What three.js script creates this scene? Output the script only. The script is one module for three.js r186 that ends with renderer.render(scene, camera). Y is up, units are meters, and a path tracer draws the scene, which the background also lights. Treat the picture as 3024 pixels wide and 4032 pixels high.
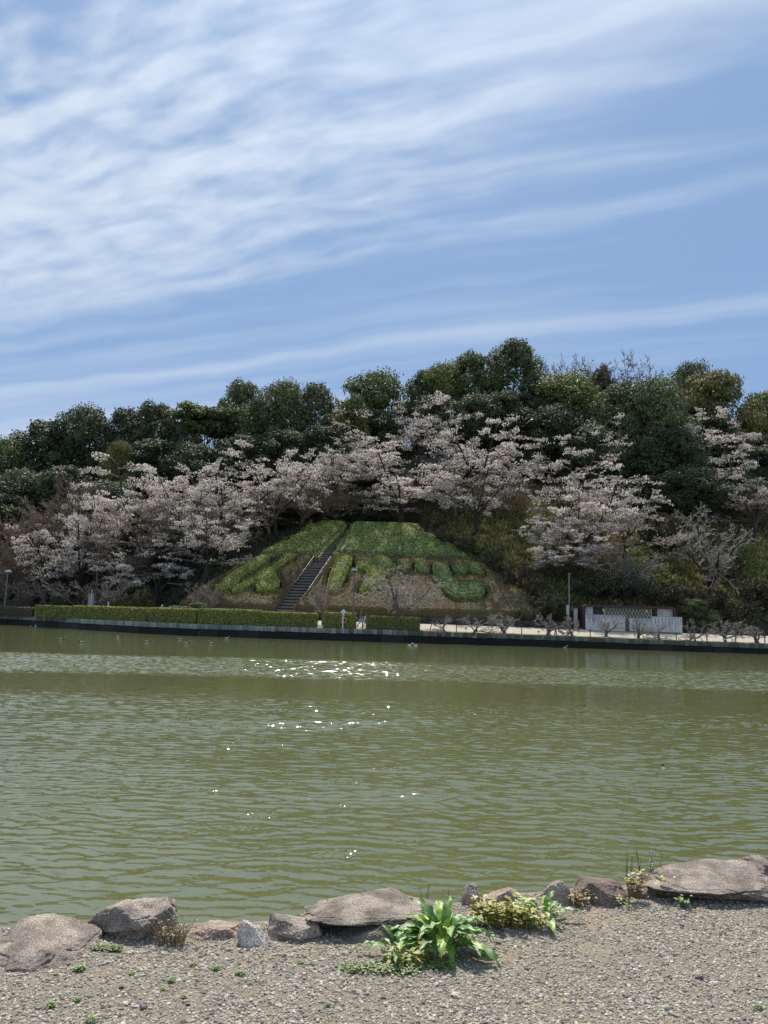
import * as THREE from 'three';
import { ImprovedNoise } from 'three/addons/math/ImprovedNoise.js';
import { MarchingCubes } from 'three/addons/objects/MarchingCubes.js';
import { mergeGeometries, mergeVertices } from 'three/addons/utils/BufferGeometryUtils.js';

// ---------------------------------------------------------------- camera, sky, sun, exposure
const scene = new THREE.Scene();
const EYE = 2.8, FOCAL = 3046, PITCH = 7.41 * Math.PI / 180, ROLL = 0.03;   // FOCAL in pixels of the 3024 x 4032 photograph
const camera = new THREE.PerspectiveCamera(2 * Math.atan(2016 / FOCAL) * 180 / Math.PI, 3 / 4, 0.1, 3000);
camera.rotation.order = 'YXZ';
camera.position.set(0, EYE, 0);
camera.rotation.set(PITCH, 0, ROLL);
const renderer = new THREE.WebGLRenderer({ antialias: true });
renderer.setSize(768, 1024);
renderer.toneMapping = THREE.LinearToneMapping;
renderer.toneMappingExposure = 1.17;
renderer.shadowMap.enabled = true;

const SUN_EL = 57 * Math.PI / 180, SUN_AZ = -4 * Math.PI / 180;             // azimuth from -z towards +x
const SUN = new THREE.Vector3(Math.sin(SUN_AZ) * Math.cos(SUN_EL), Math.sin(SUN_EL), -Math.cos(SUN_AZ) * Math.cos(SUN_EL));
const sun = new THREE.DirectionalLight(new THREE.Color(1, 0.95, 0.87), 5);
sun.name = 'sun';
sun.position.copy(SUN).multiplyScalar(300).add(new THREE.Vector3(0, 0, -60));
sun.target.position.set(0, 0, -60);
sun.castShadow = true;
Object.assign(sun.shadow.camera, { left: -130, right: 130, top: 130, bottom: -130, near: 1, far: 700 });
sun.shadow.mapSize.set(4096, 4096);
scene.add(sun, sun.target);

const perlin = new ImprovedNoise();
const N3 = (x, y, z) => perlin.noise(x, y, z);
const fbm = (x, y, z, o = 4) => { let s = 0, a = 0.5; for (let i = 0; i < o; i++) { s += a * N3(x, y, z); x = x * 2.03 + 7.1; y = y * 2.03 + 3.7; z = z * 2.03 + 1.3; a *= 0.5; } return s; };
const clamp = (x, a = 0, b = 1) => Math.min(b, Math.max(a, x));
const sstep = (a, b, x) => { const t = clamp((x - a) / (b - a)); return t * t * (3 - 2 * t); };
const lerp = (a, b, t) => a + (b - a) * t;
const bump1 = (x, c, w) => Math.exp(-((x - c) * (x - c)) / (w * w));
function rngOf(seed) { let s = seed >>> 0; return () => { s = (s + 0x6d2b79f5) | 0; let t = Math.imul(s ^ (s >>> 15), 1 | s); t = (t + Math.imul(t ^ (t >>> 7), 61 | t)) ^ t; return ((t ^ (t >>> 14)) >>> 0) / 4294967296; }; }

function skyTexture() {
  const W = 3072, H = 1536, data = new Float32Array(W * H * 4);
  const th = -70 * Math.PI / 180, st = Math.sin(th), ct = Math.cos(th);
  for (let j = 0; j < H; j++) {
    const el = ((j + 0.5) / H - 0.5) * Math.PI, y = Math.sin(el), c = Math.cos(el);
    for (let i = 0; i < W; i++) {
      const o = (j * W + i) * 4;
      if (el < -0.02) { data[o] = 0.30; data[o + 1] = 0.36; data[o + 2] = 0.40; data[o + 3] = 1; continue; }
      const ph = ((i + 0.5) / W - 0.5) * 2 * Math.PI, x = Math.cos(ph) * c, z = Math.sin(ph) * c;
      const cosSun = x * SUN.x + y * SUN.y + z * SUN.z;
      const e = clamp(el / 1.2);
      // clear air: paler and lighter towards the horizon, a soft aureole round the sun
      const k = Math.pow(1 - e, 2.2);
      let r = lerp(0.118, 0.205, k), g = lerp(0.256, 0.378, k), b = lerp(0.510, 0.685, k);
      const low = Math.exp(-el / 0.11);
      r += 0.24 * low; g += 0.21 * low; b += 0.13 * low;
      const au = Math.exp(-(1 - cosSun) * 9) + 1.5 * Math.exp(-(1 - cosSun) * 45);
      r += 0.16 * au; g += 0.15 * au; b += 0.13 * au;
      // cirrus on a high plane: u to the right, v ahead; A runs along the streaks, B across them
      const yy = y + 0.06, u = x / yy, v = -z / yy;
      const A = u * st + v * ct, B0 = u * ct - v * st;
      const B = B0 + 0.10 * fbm(A * 1.1, B0 * 1.6, 4.2, 3) + 0.03 * N3(A * 5, B0 * 6, 9.5);
      const streak = fbm(A * 0.7 - 0.5 * B, B * 9, 1.7, 6);                      // long fibres
      const wisp = fbm(A * 7 + 5 * B, B * 17 - 3 * A, 8.1, 5);               // combed tufts
      const big = fbm(A * 0.5 + 3, B * 1.3, 2.9, 3);
      let d = 0.28 + (0.45 + 0.5 * sstep(2.3, 1.5, B)) * streak + 0.42 * big;
      d += 0.46 * bump1(B, 1.02, 0.15) * (1 - 0.75 * sstep(0.1, -0.55, A));
      d += 0.46 * bump1(B, 1.27, 0.06) * sstep(-0.25, 0.25, A) * (1 - 0.4 * sstep(0.9, 2.2, A));
      d += 0.26 * sstep(0.45, 1.5, A) * sstep(2.6, 1.2, B);
      d += 0.25 * bump1(B, 1.55, 0.09) * sstep(0.4, 1.1, A);
      d += 0.26 * bump1(B, 2.22, 0.05) + 0.24 * bump1(B, 2.7, 0.20) * sstep(0.8, 2.2, A);
      d += 0.22 * bump1(B, 1.13, 0.05) * sstep(0.5, -0.3, A);
      d -= 0.34 * bump1(B, 0.84, 0.10) * sstep(0.45, 0.85, A);
      d -= 0.30 * bump1(B, 1.85, 0.24) * sstep(1.8, 0.5, A) + 0.16 * sstep(0.5, -0.1, A) * sstep(1.25, 1.45, B) + 0.12 * sstep(2.3, 2.5, B) * sstep(1.8, 0.6, A);
      d += wisp * (0.72 * sstep(0.1, 0.8, A) + 0.20) * sstep(2.0, 1.2, B);
      d = d / (1 + 0.15 * Math.max(0, d));
      const t = clamp(0.11 + 0.68 * sstep(-0.06, 1.18, d));
      const lit = 1 + 0.35 * au;
      data[o] = 0.93 * lerp(r, 0.700 * lit, t); data[o + 1] = 0.93 * lerp(g, 0.765 * lit, t); data[o + 2] = 0.93 * lerp(b, 0.845 * lit, t); data[o + 3] = 1;
    }
  }
  const t = new THREE.DataTexture(data, W, H, THREE.RGBAFormat, THREE.FloatType);
  t.mapping = THREE.EquirectangularReflectionMapping; t.magFilter = THREE.LinearFilter; t.minFilter = THREE.LinearFilter; t.needsUpdate = true;
  return t;
}
scene.background = scene.environment = skyTexture();

// ---------------------------------------------------------------- helpers
const V = (x, y, z) => new THREE.Vector3(x, y, z);
camera.updateMatrixWorld();
const Q = camera.quaternion;
const ray = (px, py) => V((px - 1512) / FOCAL, -(py - 2016) / FOCAL, -1).applyQuaternion(Q);
const at = (px, py, depth) => { const r = ray(px, py); return r.multiplyScalar(depth / -r.z).add(camera.position); };     // point seen at a photograph pixel, that far ahead
const onPlane = (px, py, h) => { const r = ray(px, py); return r.multiplyScalar((h - EYE) / r.y).add(camera.position); };
const used = {};
function numbered(n) { const k = used[n] = (used[n] ?? -1) + 1; return k ? n + '_' + String(k).padStart(3, '0') : n; }
function tag(o, label, category, group) { o.userData.label = label; o.userData.category = category; if (group) o.userData.group = group; return o; }
function shade(o) { o.traverse((m) => { if (m.isMesh) { m.castShadow = true; m.receiveShadow = true; } }); return o; }
function thing(name, label, category, p = [0, 0, 0], turn = 0, group) {
  const o = new THREE.Group(); o.name = numbered(name); o.position.set(...p); o.rotation.y = turn; scene.add(o); return tag(o, label, category, group);
}
function part(name, geo, mat, parent) { const m = new THREE.Mesh(geo, mat); m.name = name; m.castShadow = m.receiveShadow = true; parent.add(m); return m; }
function structure(name, geo, mat) { const m = part(name, geo, mat, scene); m.name = numbered(name); m.userData.kind = 'structure'; return m; }
function copyOf(root, label, group) { const r = root.clone(); r.name = numbered(root.name.replace(/_\d{3}$/, '')); r.userData = { ...root.userData, label }; if (group) r.userData.group = group; scene.add(r); return r; }

class GB {                                                              // collects faces for one mesh
  constructor() { this.p = []; this.n = []; this.c = []; this.t = []; this.i = []; this.k = 0; }
  v(x, y, z, nx, ny, nz, c, u = 0, w = 0) { this.p.push(x, y, z); this.n.push(nx, ny, nz); this.c.push(c[0], c[1], c[2]); this.t.push(u, w); return this.k++; }
  leaf(p, l, w, len, wid, n, c) {                                       // a pointed leaf: base, two sides, tip
    const a = this.v(p.x, p.y, p.z, n.x, n.y, n.z, c), m = 0.45 * len;
    const b = this.v(p.x + l.x * m + w.x * wid / 2, p.y + l.y * m + w.y * wid / 2, p.z + l.z * m + w.z * wid / 2, n.x, n.y, n.z, c);
    const d = this.v(p.x + l.x * len, p.y + l.y * len, p.z + l.z * len, n.x, n.y, n.z, c);
    const e = this.v(p.x + l.x * m - w.x * wid / 2, p.y + l.y * m - w.y * wid / 2, p.z + l.z * m - w.z * wid / 2, n.x, n.y, n.z, c);
    this.i.push(a, d, b, a, e, d);
  }
  tube(pts, radii, sides, c, cap = true) {
    let u = V(0, 0, 1); const d = V(), a = V(), b = V(), rows = [];
    for (let k = 0; k < pts.length; k++) {
      d.copy(pts[Math.min(k + 1, pts.length - 1)]).sub(pts[Math.max(k - 1, 0)]).normalize();
      a.copy(u).addScaledVector(d, -u.dot(d)); if (a.lengthSq() < 1e-6) a.set(1, 0, 0).addScaledVector(d, -d.x); a.normalize(); u.copy(a); b.crossVectors(d, a);
      const row = [];
      for (let s = 0; s < sides; s++) { const t = s / sides * 6.2832, x = Math.cos(t), y = Math.sin(t), nx = a.x * x + b.x * y, ny = a.y * x + b.y * y, nz = a.z * x + b.z * y, r = radii[k]; row.push(this.v(pts[k].x + nx * r, pts[k].y + ny * r, pts[k].z + nz * r, nx, ny, nz, c)); }
      rows.push(row);
    }
    for (let k = 1; k < rows.length; k++) for (let s = 0; s < sides; s++) { const t = (s + 1) % sides; this.i.push(rows[k - 1][s], rows[k - 1][t], rows[k][t], rows[k - 1][s], rows[k][t], rows[k][s]); }
    if (cap) { const q = pts[pts.length - 1], o = this.v(q.x, q.y, q.z, d.x, d.y, d.z, c), last = rows[rows.length - 1]; for (let s = 0; s < sides; s++) this.i.push(last[s], last[(s + 1) % sides], o); }
  }
  quad(a, b, c, d, col) { const n = V().subVectors(b, a).cross(V().subVectors(d, a)).normalize(), k = [a, b, c, d].map((q, j) => this.v(q.x, q.y, q.z, n.x, n.y, n.z, col, j === 1 || j === 2 ? 1 : 0, j > 1 ? 1 : 0)); this.i.push(k[0], k[1], k[2], k[0], k[2], k[3]); }
  box(x, y, z, w, h, d, c, turn = 0) {                                  // x, y, z: middle of the base
    const s = Math.sin(turn), o = Math.cos(turn), P = (i, j, k) => V(x + (i * w * o + k * d * s) / 2, y + j * h, z + (k * d * o - i * w * s) / 2);
    this.quad(P(-1, 0, 1), P(1, 0, 1), P(1, 1, 1), P(-1, 1, 1), c); this.quad(P(1, 0, -1), P(-1, 0, -1), P(-1, 1, -1), P(1, 1, -1), c);
    this.quad(P(1, 0, 1), P(1, 0, -1), P(1, 1, -1), P(1, 1, 1), c); this.quad(P(-1, 0, -1), P(-1, 0, 1), P(-1, 1, 1), P(-1, 1, -1), c);
    this.quad(P(-1, 1, 1), P(1, 1, 1), P(1, 1, -1), P(-1, 1, -1), c); this.quad(P(-1, 0, -1), P(1, 0, -1), P(1, 0, 1), P(-1, 0, 1), c);
  }
  geo() {
    const g = new THREE.BufferGeometry();
    g.setAttribute('position', new THREE.Float32BufferAttribute(this.p, 3)); g.setAttribute('normal', new THREE.Float32BufferAttribute(this.n, 3));
    g.setAttribute('color', new THREE.Float32BufferAttribute(this.c, 3)); g.setAttribute('uv', new THREE.Float32BufferAttribute(this.t, 2)); g.setIndex(this.i); return g;
  }
}
const WHITE = [1, 1, 1];
const mul = (c, k) => [c[0] * k, c[1] * k, c[2] * k];
const mix3 = (a, b, t) => [lerp(a[0], b[0], t), lerp(a[1], b[1], t), lerp(a[2], b[2], t)];
function randDir(R, out = V()) { const y = R() * 2 - 1, a = R() * 6.2832, r = Math.sqrt(1 - y * y); return out.set(r * Math.cos(a), y, r * Math.sin(a)); }
function matte(name, c, rough = 0.9, o = {}) { const m = new THREE.MeshStandardMaterial({ roughness: rough, side: THREE.DoubleSide, ...o }); m.name = name; m.color.setRGB(...c); return m; }
function tinted(name, rough = 0.85, c = WHITE, o = {}) { return matte(name, c, rough, { vertexColors: true, ...o }); }
function leafy(name, through, rough = 0.62, c = WHITE) { const m = new THREE.MeshPhysicalMaterial({ vertexColors: true, roughness: rough, transmission: through, thickness: 0, side: THREE.DoubleSide }); m.name = name; m.color.setRGB(...c); return m; }
function inPoly(poly, x, z) { let s = false; for (let i = 0, j = poly.length - 1; i < poly.length; j = i++) { const a = poly[i], b = poly[j]; if ((a[1] > z) !== (b[1] > z) && x < (b[0] - a[0]) * (z - a[1]) / (b[1] - a[1]) + a[0]) s = !s; } return s; }
function edgeDist(poly, x, z) { let d = 1e9; for (let i = 0, j = poly.length - 1; i < poly.length; j = i++) { const a = poly[j], b = poly[i], ex = b[0] - a[0], ez = b[1] - a[1], t = clamp(((x - a[0]) * ex + (z - a[1]) * ez) / (ex * ex + ez * ez + 1e-9)); d = Math.min(d, Math.hypot(x - a[0] - ex * t, z - a[1] - ez * t)); } return inPoly(poly, x, z) ? d : -d; }
// ---------------------------------------------------------------- the land across the pond
function table(rows) { return (x) => { if (x <= rows[0][0]) return rows[0][1]; for (let i = 1; i < rows.length; i++) if (x <= rows[i][0]) { const t = (x - rows[i - 1][0]) / (rows[i][0] - rows[i - 1][0]), s = t * t * (3 - 2 * t); return lerp(rows[i - 1][1], rows[i][1], s * 0.5 + t * 0.5); } return rows[rows.length - 1][1]; }; }
const bankZ = table([[-150, -112], [-90, -106], [-60, -100], [-47, -96.7], [-40, -92.5], [-29.5, -83.2], [-23, -78.6], [-17, -76.6], [-8, -75.7], [12, -75.6], [27, -74.7], [37, -74.3], [150, -72]]);
const wallTop = table([[-150, 1.1], [-47, 1.13], [0, 1.17], [14, 1.12], [38, 0.95], [150, 0.9]]);
const ridgeY = table([[-150, 14], [-100, 18], [-69, 19], [-50, 23], [-37, 27], [-10, 30], [8, 34], [24, 38], [40, 34], [55, 34], [72, 31], [150, 26]]);
const footZ = table([[-150, -112], [-48, -104], [-30, -98], [-20, -90], [-12, -87.5], [20, -87.5], [45, -89.5], [150, -90]]);
const HEDGE = 0.62;                                                    // how tall the clipped beds stand over the slope
const moundY = (z) => z > -86.6 ? 2.3 : z > -96.6 ? 2.3 + (-86.6 - z) * 0.61 : z > -97.3 ? 8.4 : z > -107 ? 8.4 + (-97.3 - z) * 0.60 : 14.2 + Math.min(3, (-107 - z) * 0.12);
const moundL = table([[-114, -10], [-107, -7], [-97, -16.0], [-86.6, -22.5]]), moundR = table([[-112, 3], [-107, 4.6], [-97, 11.6], [-86.6, 18.5]]);
function onMound(x, z) { return Math.min(sstep(-2.5, 0.3, x - moundL(z)), sstep(-2.5, 0.3, moundR(z) - x)) * sstep(-118, -112, z); }
function landY(x, z) {
  const zb = bankZ(x), s = zb - z;                                     // s: metres behind the edge of the bank
  if (s < 0) return -0.6;
  const flat = wallTop(x) - 0.03 + clamp(s / 11) * 0.62, zf = footZ(x);
  const m = z < -86.6 ? onMound(x, z) : 0;
  if (z > zf) return m > 0 ? lerp(flat, moundY(z), m) : flat;
  const t = clamp((zf - z) / (zf + 142)), top = ridgeY(x);
  let y = lerp(2.2, top, Math.pow(t, 0.88)) + 1.0 * fbm(x * 0.11, 3.3, z * 0.11, 3) * sstep(0, 0.1, t);
  if (z < -142) y = top - 0.06 * (-142 - z) * sstep(-142, -190, z) * 2;
  return m > 0 ? lerp(Math.min(y, lerp(y, moundY(z) - 0.7, 0.85)), moundY(z), m) : y;
}
function hit(px, py) {                                                 // where the sight line through a photograph pixel meets the land
  const r = ray(px, py); r.multiplyScalar(1 / -r.z); let z = 74;
  for (; z < 240; z += 0.4) if (EYE + r.y * z < landY(r.x * z, -z)) break;
  let a = z - 0.4, b = z; for (let k = 0; k < 14; k++) { const m = (a + b) / 2; if (EYE + r.y * m < landY(r.x * m, -m)) b = m; else a = m; }
  return V(r.x * b, landY(r.x * b, -b), -b);
}
function gridGeo(xs, rows, pos, color, uvScale) {                      // a sheet over columns xs and rows of that length; pos(x, row) -> Vector3
  const g = new GB();
  for (const r of rows) for (const x of xs) { const p = pos(x, r), c = color ? color(p) : WHITE; g.v(p.x, p.y, p.z, 0, 1, 0, c, p.x * uvScale, p.z * uvScale); }
  const w = xs.length; for (let j = 1; j < rows.length; j++) for (let i = 1; i < w; i++) { const a = (j - 1) * w + i - 1; g.i.push(a, a + 1, a + w + 1, a, a + w + 1, a + w); }
  const geo = g.geo(); geo.computeVertexNormals();
  if (geo.attributes.normal.getY(Math.floor(w * rows.length / 2)) < 0) { const ix = geo.index.array; for (let k = 0; k < ix.length; k += 3) { const t = ix[k]; ix[k] = ix[k + 1]; ix[k + 1] = t; } geo.computeVertexNormals(); }
  return geo;
}
const span = (a, b, n) => Array.from({ length: n + 1 }, (_, i) => a + (b - a) * i / n);
{
  const xs = [-400, -260, -170, ...span(-120, 110, 230), 160, 260, 400];
  const rows = [0.3, 2, 4, 6, 8, 9, 10, ...span(10.8, 90, 120), 110, 140, 190, 300, 600];
  const soil = (p) => { const n = fbm(p.x * 0.3, 5, p.z * 0.3, 4), m = fbm(p.x * 1.7, 2, p.z * 1.7, 2); return mix3([0.030, 0.028, 0.016], [0.085, 0.072, 0.036], clamp(0.5 + n + 0.6 * m)); };
  structure('hillside', gridGeo(xs, rows, (x, s) => { const zb = bankZ(x), z = zb - s; return V(x, landY(x, z) - (s > 300 ? (s - 300) * 0.1 : 0), z); }, soil, 0.2), tinted('soil_and_leaf_litter', 0.95));
}
const pathTex = (() => {
  const n = 512, d = new Uint8Array(n * n * 4);
  for (let j = 0; j < n; j++) for (let i = 0; i < n; i++) { const v = 0.90 + 0.25 * fbm(i / 60, j / 60, 2, 4) + 0.16 * N3(i / 3, j / 3, 7), o = (j * n + i) * 4; d[o] = 255 * clamp(v * 0.93); d[o + 1] = 255 * clamp(v * 0.90); d[o + 2] = 255 * clamp(v * 0.84); d[o + 3] = 255; }
  const t = new THREE.DataTexture(d, n, n); t.wrapS = t.wrapT = THREE.RepeatWrapping; t.magFilter = THREE.LinearFilter; t.colorSpace = THREE.SRGBColorSpace; t.needsUpdate = true; return t;
})();
{
  const xs = span(-30, 80, 130), rows = span(1.0, 10.4, 12);
  structure('promenade_path', gridGeo(xs, rows, (x, s) => { const z = bankZ(x) - s; return V(x, wallTop(x) - 0.03 + s / 11 * 0.62 + 0.012, z); }, null, 0.25), matte('pale_paving', [0.50, 0.475, 0.43], 0.9, { map: pathTex }));
  const strip = span(-60, 80, 160);
  structure('bank_verge', gridGeo(strip, [0.25, 0.6, 1.0], (x, s) => V(x, wallTop(x) - 0.03 + s / 11 * 0.62 + 0.008, bankZ(x) - s), (p) => { const n = fbm(p.x * 1.1, 3, p.z * 2, 3); return mix3([0.16, 0.12, 0.08], [0.10, 0.09, 0.05], clamp(0.5 + 1.5 * n)); }, 1), tinted('dry_soil'));
}

// ---------------------------------------------------------------- the pond
{
  const R = rngOf(77), waves = [];
  for (let i = 0; i < 30; i++) {
    const u = i / 29, lam = 0.10 * Math.pow(5.4, u) * (0.9 + 0.2 * R()), spread = lerp(0.9, 0.5, u), a = (R() - 0.5) * 2 * spread * (0.35 + 0.65 * R()) + 0.09;
    const k = 6.2832 / lam; waves.push([k * Math.sin(a), k * Math.cos(a), k, R() * 6.2832, (lam < 0.15 ? 0.6 : lam < 0.38 ? 1.0 : 0.6) * (0.7 + 0.6 * R())]);
  }
  const caps = []; for (let i = 0; i < 12; i++) { const k = 6.2832 / (0.05 + 0.07 * R()), a = R() * 6.2832; caps.push([k * Math.sin(a), k * Math.cos(a), k, R() * 6.2832]); }
  const norm = Math.sqrt(waves.reduce((s, w) => s + w[4] * w[4], 0) / 2);
  const rough = (x, z) => {                                            // slope of the ripples: gusts and slicks lie in long bands
    const n = fbm(x * 0.035, 1.5, z * 0.11, 3), m = fbm(x * 0.16, 6.5, z * 0.30, 3), d = -z + 0.06 * x * sstep(-10, -30, z) * -1 + 5 * n;
    const near = lerp(0.088, 0.150, sstep(8, 15, d)) * (0.9 + 1.0 * m), slick = 0.030, gust = 0.34 * (1 + 0.4 * m), far = 0.018;
    let s = lerp(near, slick, sstep(20, 28, d)); s = lerp(s, gust, sstep(30.5, 33.5, d)); s = lerp(s, far, sstep(43, 47.5, d));
    const paw = (cx, cz, k, w, l) => bump1(z - cz - k * (x - cx), 0, w) * bump1(x, cx, l);
    s += 0.28 * paw(-2.2, -19.5, -0.28, 0.7, 3.6) + 0.16 * paw(0.8, -12.4, 0.05, 0.6, 1.3) + 0.10 * paw(3.0, -14.5, 0.1, 1.0, 2.2);
    return Math.max(0.012, s * (1 + 0.45 * sstep(-0.16, -0.42, x / (4 - z))));
  };
  const zs = []; for (let z = 3.2; z < 112; z += clamp(0.0036 * z, 0.02, 0.115)) zs.push(-z);
  const NC = 410, side = [1.02, 1.06, 1.15, 1.4, 2.2], cols = [...side.map((s) => -s).reverse(), ...span(-1, 1, NC), ...side];
  const g = new GB();
  for (const z of zs) for (const c of cols) {
    const half = 3.6 - z * 0.51, x = c * half, s = rough(x, z) / norm;
    const px = x + 0.22 * N3(x * 0.5, 2, z * 0.5), pz = z + 0.16 * N3(x * 0.6, 8, z * 0.6) + 0.10 * N3(x * 1.6, 5, z * 1.6);
    let h = 0, dx = 0, dz = 0;
    for (const w of waves) { const ph = w[0] * px + w[1] * pz + w[3], q = w[4] * s, co = Math.cos(ph) * q; h += Math.sin(ph) * q / w[2]; dx += co * w[0] / w[2]; dz += co * w[1] / w[2]; }
    const puff = 0.50 / 2.45 * sstep(0.14, 0.36, fbm(x * 0.9, 12, z * 1.7, 3)) * sstep(0.10, 0.4, 0.3 + N3(x * 0.12, 4, z * 0.16)) * sstep(-27, -22, z);                  // little puffs of wind raise short steep ripples
    if (puff > 0.001) for (const w of caps) { const ph = w[0] * x + w[1] * z + w[3], co = Math.cos(ph) * puff; h += Math.sin(ph) * puff / w[2]; dx += co * w[0] / w[2]; dz += co * w[1] / w[2]; }
    const l = Math.hypot(dx, 1, dz); g.v(x, h, z, -dx / l, 1 / l, -dz / l, WHITE, x, z);
  }
  const w = cols.length; for (let j = 1; j < zs.length; j++) for (let i = 1; i < w; i++) { const a = (j - 1) * w + i - 1; g.i.push(a, a + 1, a + w + 1, a, a + w + 1, a + w); }
  const n = 512, px = new Uint8Array(n * n * 4), ks = []; for (let i = 0; i < 26; i++) { const a = R() * 6.2832, k = 9 + R() * 30; ks.push([Math.round(k * Math.cos(a) * 0.7), Math.round(k * Math.sin(a)), R() * 6.2832, 9 / k]); }
  for (let j = 0; j < n; j++) for (let i = 0; i < n; i++) { let s = 0; for (const k of ks) s += k[3] * Math.sin(6.2832 * (k[0] * i + k[1] * j) / n + k[2]); const o = (j * n + i) * 4; px[o] = px[o + 1] = px[o + 2] = 255 * clamp(0.5 + s * 0.09); px[o + 3] = 255; }
  const fine = new THREE.DataTexture(px, n, n); fine.wrapS = fine.wrapT = THREE.RepeatWrapping; fine.magFilter = THREE.LinearFilter; fine.repeat.set(0.55, 0.55); fine.needsUpdate = true;
  const m = new THREE.MeshPhysicalMaterial({ roughness: 0.05, ior: 1.85, bumpMap: fine, bumpScale: 0.0028 }); m.name = 'green_pond_water'; m.color.setRGB(0.106, 0.114, 0.042);
  structure('pond_water', g.geo(), m);
}
// ---------------------------------------------------------------- trees: a few grown forms of each kind, copied to where they stand
const barkDark = matte('dark_bark', [0.040, 0.033, 0.027], 0.95), barkGrey = matte('grey_bark', [0.15, 0.128, 0.105], 0.95), barkPale = matte('pale_bark', [0.30, 0.265, 0.22], 0.95), twigMat = matte('twigs', [0.25, 0.205, 0.165], 0.95), twigBrown = matte('brown_twigs', [0.20, 0.140, 0.100], 0.95);
const evergreenLeaf = ['', [0.100, 0.130, 0.028], [0.064, 0.086, 0.022], [0.145, 0.165, 0.028], [0.150, 0.140, 0.030], [0.120, 0.150, 0.046]].map((c, i) => i ? leafy('evergreen_leaves_' + i, 0.25, 0.72, c) : null);
const blossomMat = leafy('cherry_blossom', 0.35, 0.9), hedgeLeaf = leafy('hedge_leaves', 0.14, 0.85);

function crownGeo(seed, o) {                                           // base at y = 0 (lowest leaf), height o.h, width o.w
  const R = rngOf(seed), lobes = [], g = new GB();
  for (let i = 0; i < o.lobes; i++) {
    const t = (i + R()) / o.lobes, prof = Math.pow(Math.sin(Math.PI * clamp(0.14 + 0.80 * Math.pow(t, o.lift ?? 1))), 0.65), a = i * 2.4 + R(), r = o.w * (0.11 + 0.11 * R()) * (o.lobe ?? 1);
    const far = (o.w / 2 * prof * (0.85 + 0.3 * R()) - r * 0.75) * Math.sqrt(0.25 + 0.75 * R());
    lobes.push({ c: V(Math.cos(a) * far, clamp(t * o.h, r * 0.7, o.h - r * 0.75), Math.sin(a) * far), r, flat: o.flat ?? 0.85, tint: 0.65 + 0.7 * R() });
  }
  const wsum = lobes.reduce((s, l) => s + l.r * l.r, 0), p = V(), d = V(), n = V(), q = V(), lw = V();
  for (const l of lobes) {
    const count = Math.round(o.leaves * l.r * l.r / wsum);
    for (let i = 0; i < count; i++) {
      randDir(R, d); if (d.y < -0.2 && R() < 0.6) d.y *= -1;
      const rr = l.r * (0.66 + 0.40 * Math.sqrt(R()) + 0.42 * N3(d.x * 2.6 + l.c.x, d.y * 2.6 + l.c.y, d.z * 2.6) + (R() < 0.06 ? 0.22 * R() : 0));
      p.set(l.c.x + d.x * rr, l.c.y + d.y * rr * l.flat, l.c.z + d.z * rr);
      if (lobes.some((k) => k !== l && p.distanceToSquared(k.c) < k.r * k.r * 0.36)) continue;
      randDir(R, q); n.copy(d).multiplyScalar(0.9).addScaledVector(q, 0.8); n.y += 0.25; n.normalize();
      randDir(R, q); q.addScaledVector(n, -q.dot(n)).normalize(); lw.crossVectors(n, q);
      const s = o.leaf * (0.5 + R()), k = l.tint * (0.65 + 0.7 * R()), y = R();
      g.leaf(p, q, lw, s * 1.25, s * 0.75, n, [k * (1 + 0.35 * y * y), k * (1 + 0.12 * y), k * (0.9 + 0.2 * R())]);
    }
    const ico = mergeVertices(new THREE.IcosahedronGeometry(1, 2).deleteAttribute('normal').deleteAttribute('uv')), P = ico.attributes.position, at0 = g.k;
    for (let i = 0; i < P.count; i++) { d.set(P.getX(i), P.getY(i), P.getZ(i)); const rr = l.r * (0.40 + 0.3 * N3(d.x * 2 + l.c.y, d.y * 2, d.z * 2 + l.c.x)); g.v(l.c.x + d.x * rr, l.c.y + d.y * rr * l.flat, l.c.z + d.z * rr, d.x, d.y, d.z, [0.8, 0.8, 0.75]); }
    for (const ix of ico.index.array) g.i.push(at0 + ix);
  }
  return g.geo();
}
function evergreen(name, seed, o, mats = 1) {
  const root = new THREE.Group(), g = new GB(), R = rngOf(seed + 5), bare = o.bare ?? 1.2;
  const stems = o.stems ?? 1;
  for (let k = 0; k < stems; k++) {
    const a = k * 2.4, sp = stems > 1 ? o.w * 0.16 : 0, x = Math.cos(a) * sp, z = Math.sin(a) * sp * 0.6, lean = V(x * (1.2 + R()), 0, z);
    const pts = [], rad = []; for (let i = 0; i <= 6; i++) { const t = i / 6; pts.push(V(x + lean.x * t + 0.25 * (R() - 0.5), -1.5 + (bare + o.h * 0.62 + 1.5) * t, z + lean.z * t)); rad.push(lerp(0.26, 0.07, t) * (stems > 1 ? 0.6 : 1)); }
    g.tube(pts, rad, 7, WHITE);
    for (let b = 0; b < 5; b++) { const i = 2 + b % 4, p0 = pts[i], az = R() * 6.28, L = o.w * (0.2 + 0.2 * R()); g.tube([p0, V(p0.x + Math.cos(az) * L * 0.5, p0.y + L * 0.35, p0.z + Math.sin(az) * L * 0.5), V(p0.x + Math.cos(az) * L, p0.y + L * 0.6, p0.z + Math.sin(az) * L)], [0.1, 0.07, 0.03], 5, WHITE); }
  }
  part('trunk', g.geo(), barkDark, root);
  const c = part('crown', crownGeo(seed, o), evergreenLeaf[mats], root); c.position.y = bare;
  root.name = name; root.userData.size = [o.w, o.h + bare]; return root;
}
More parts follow.
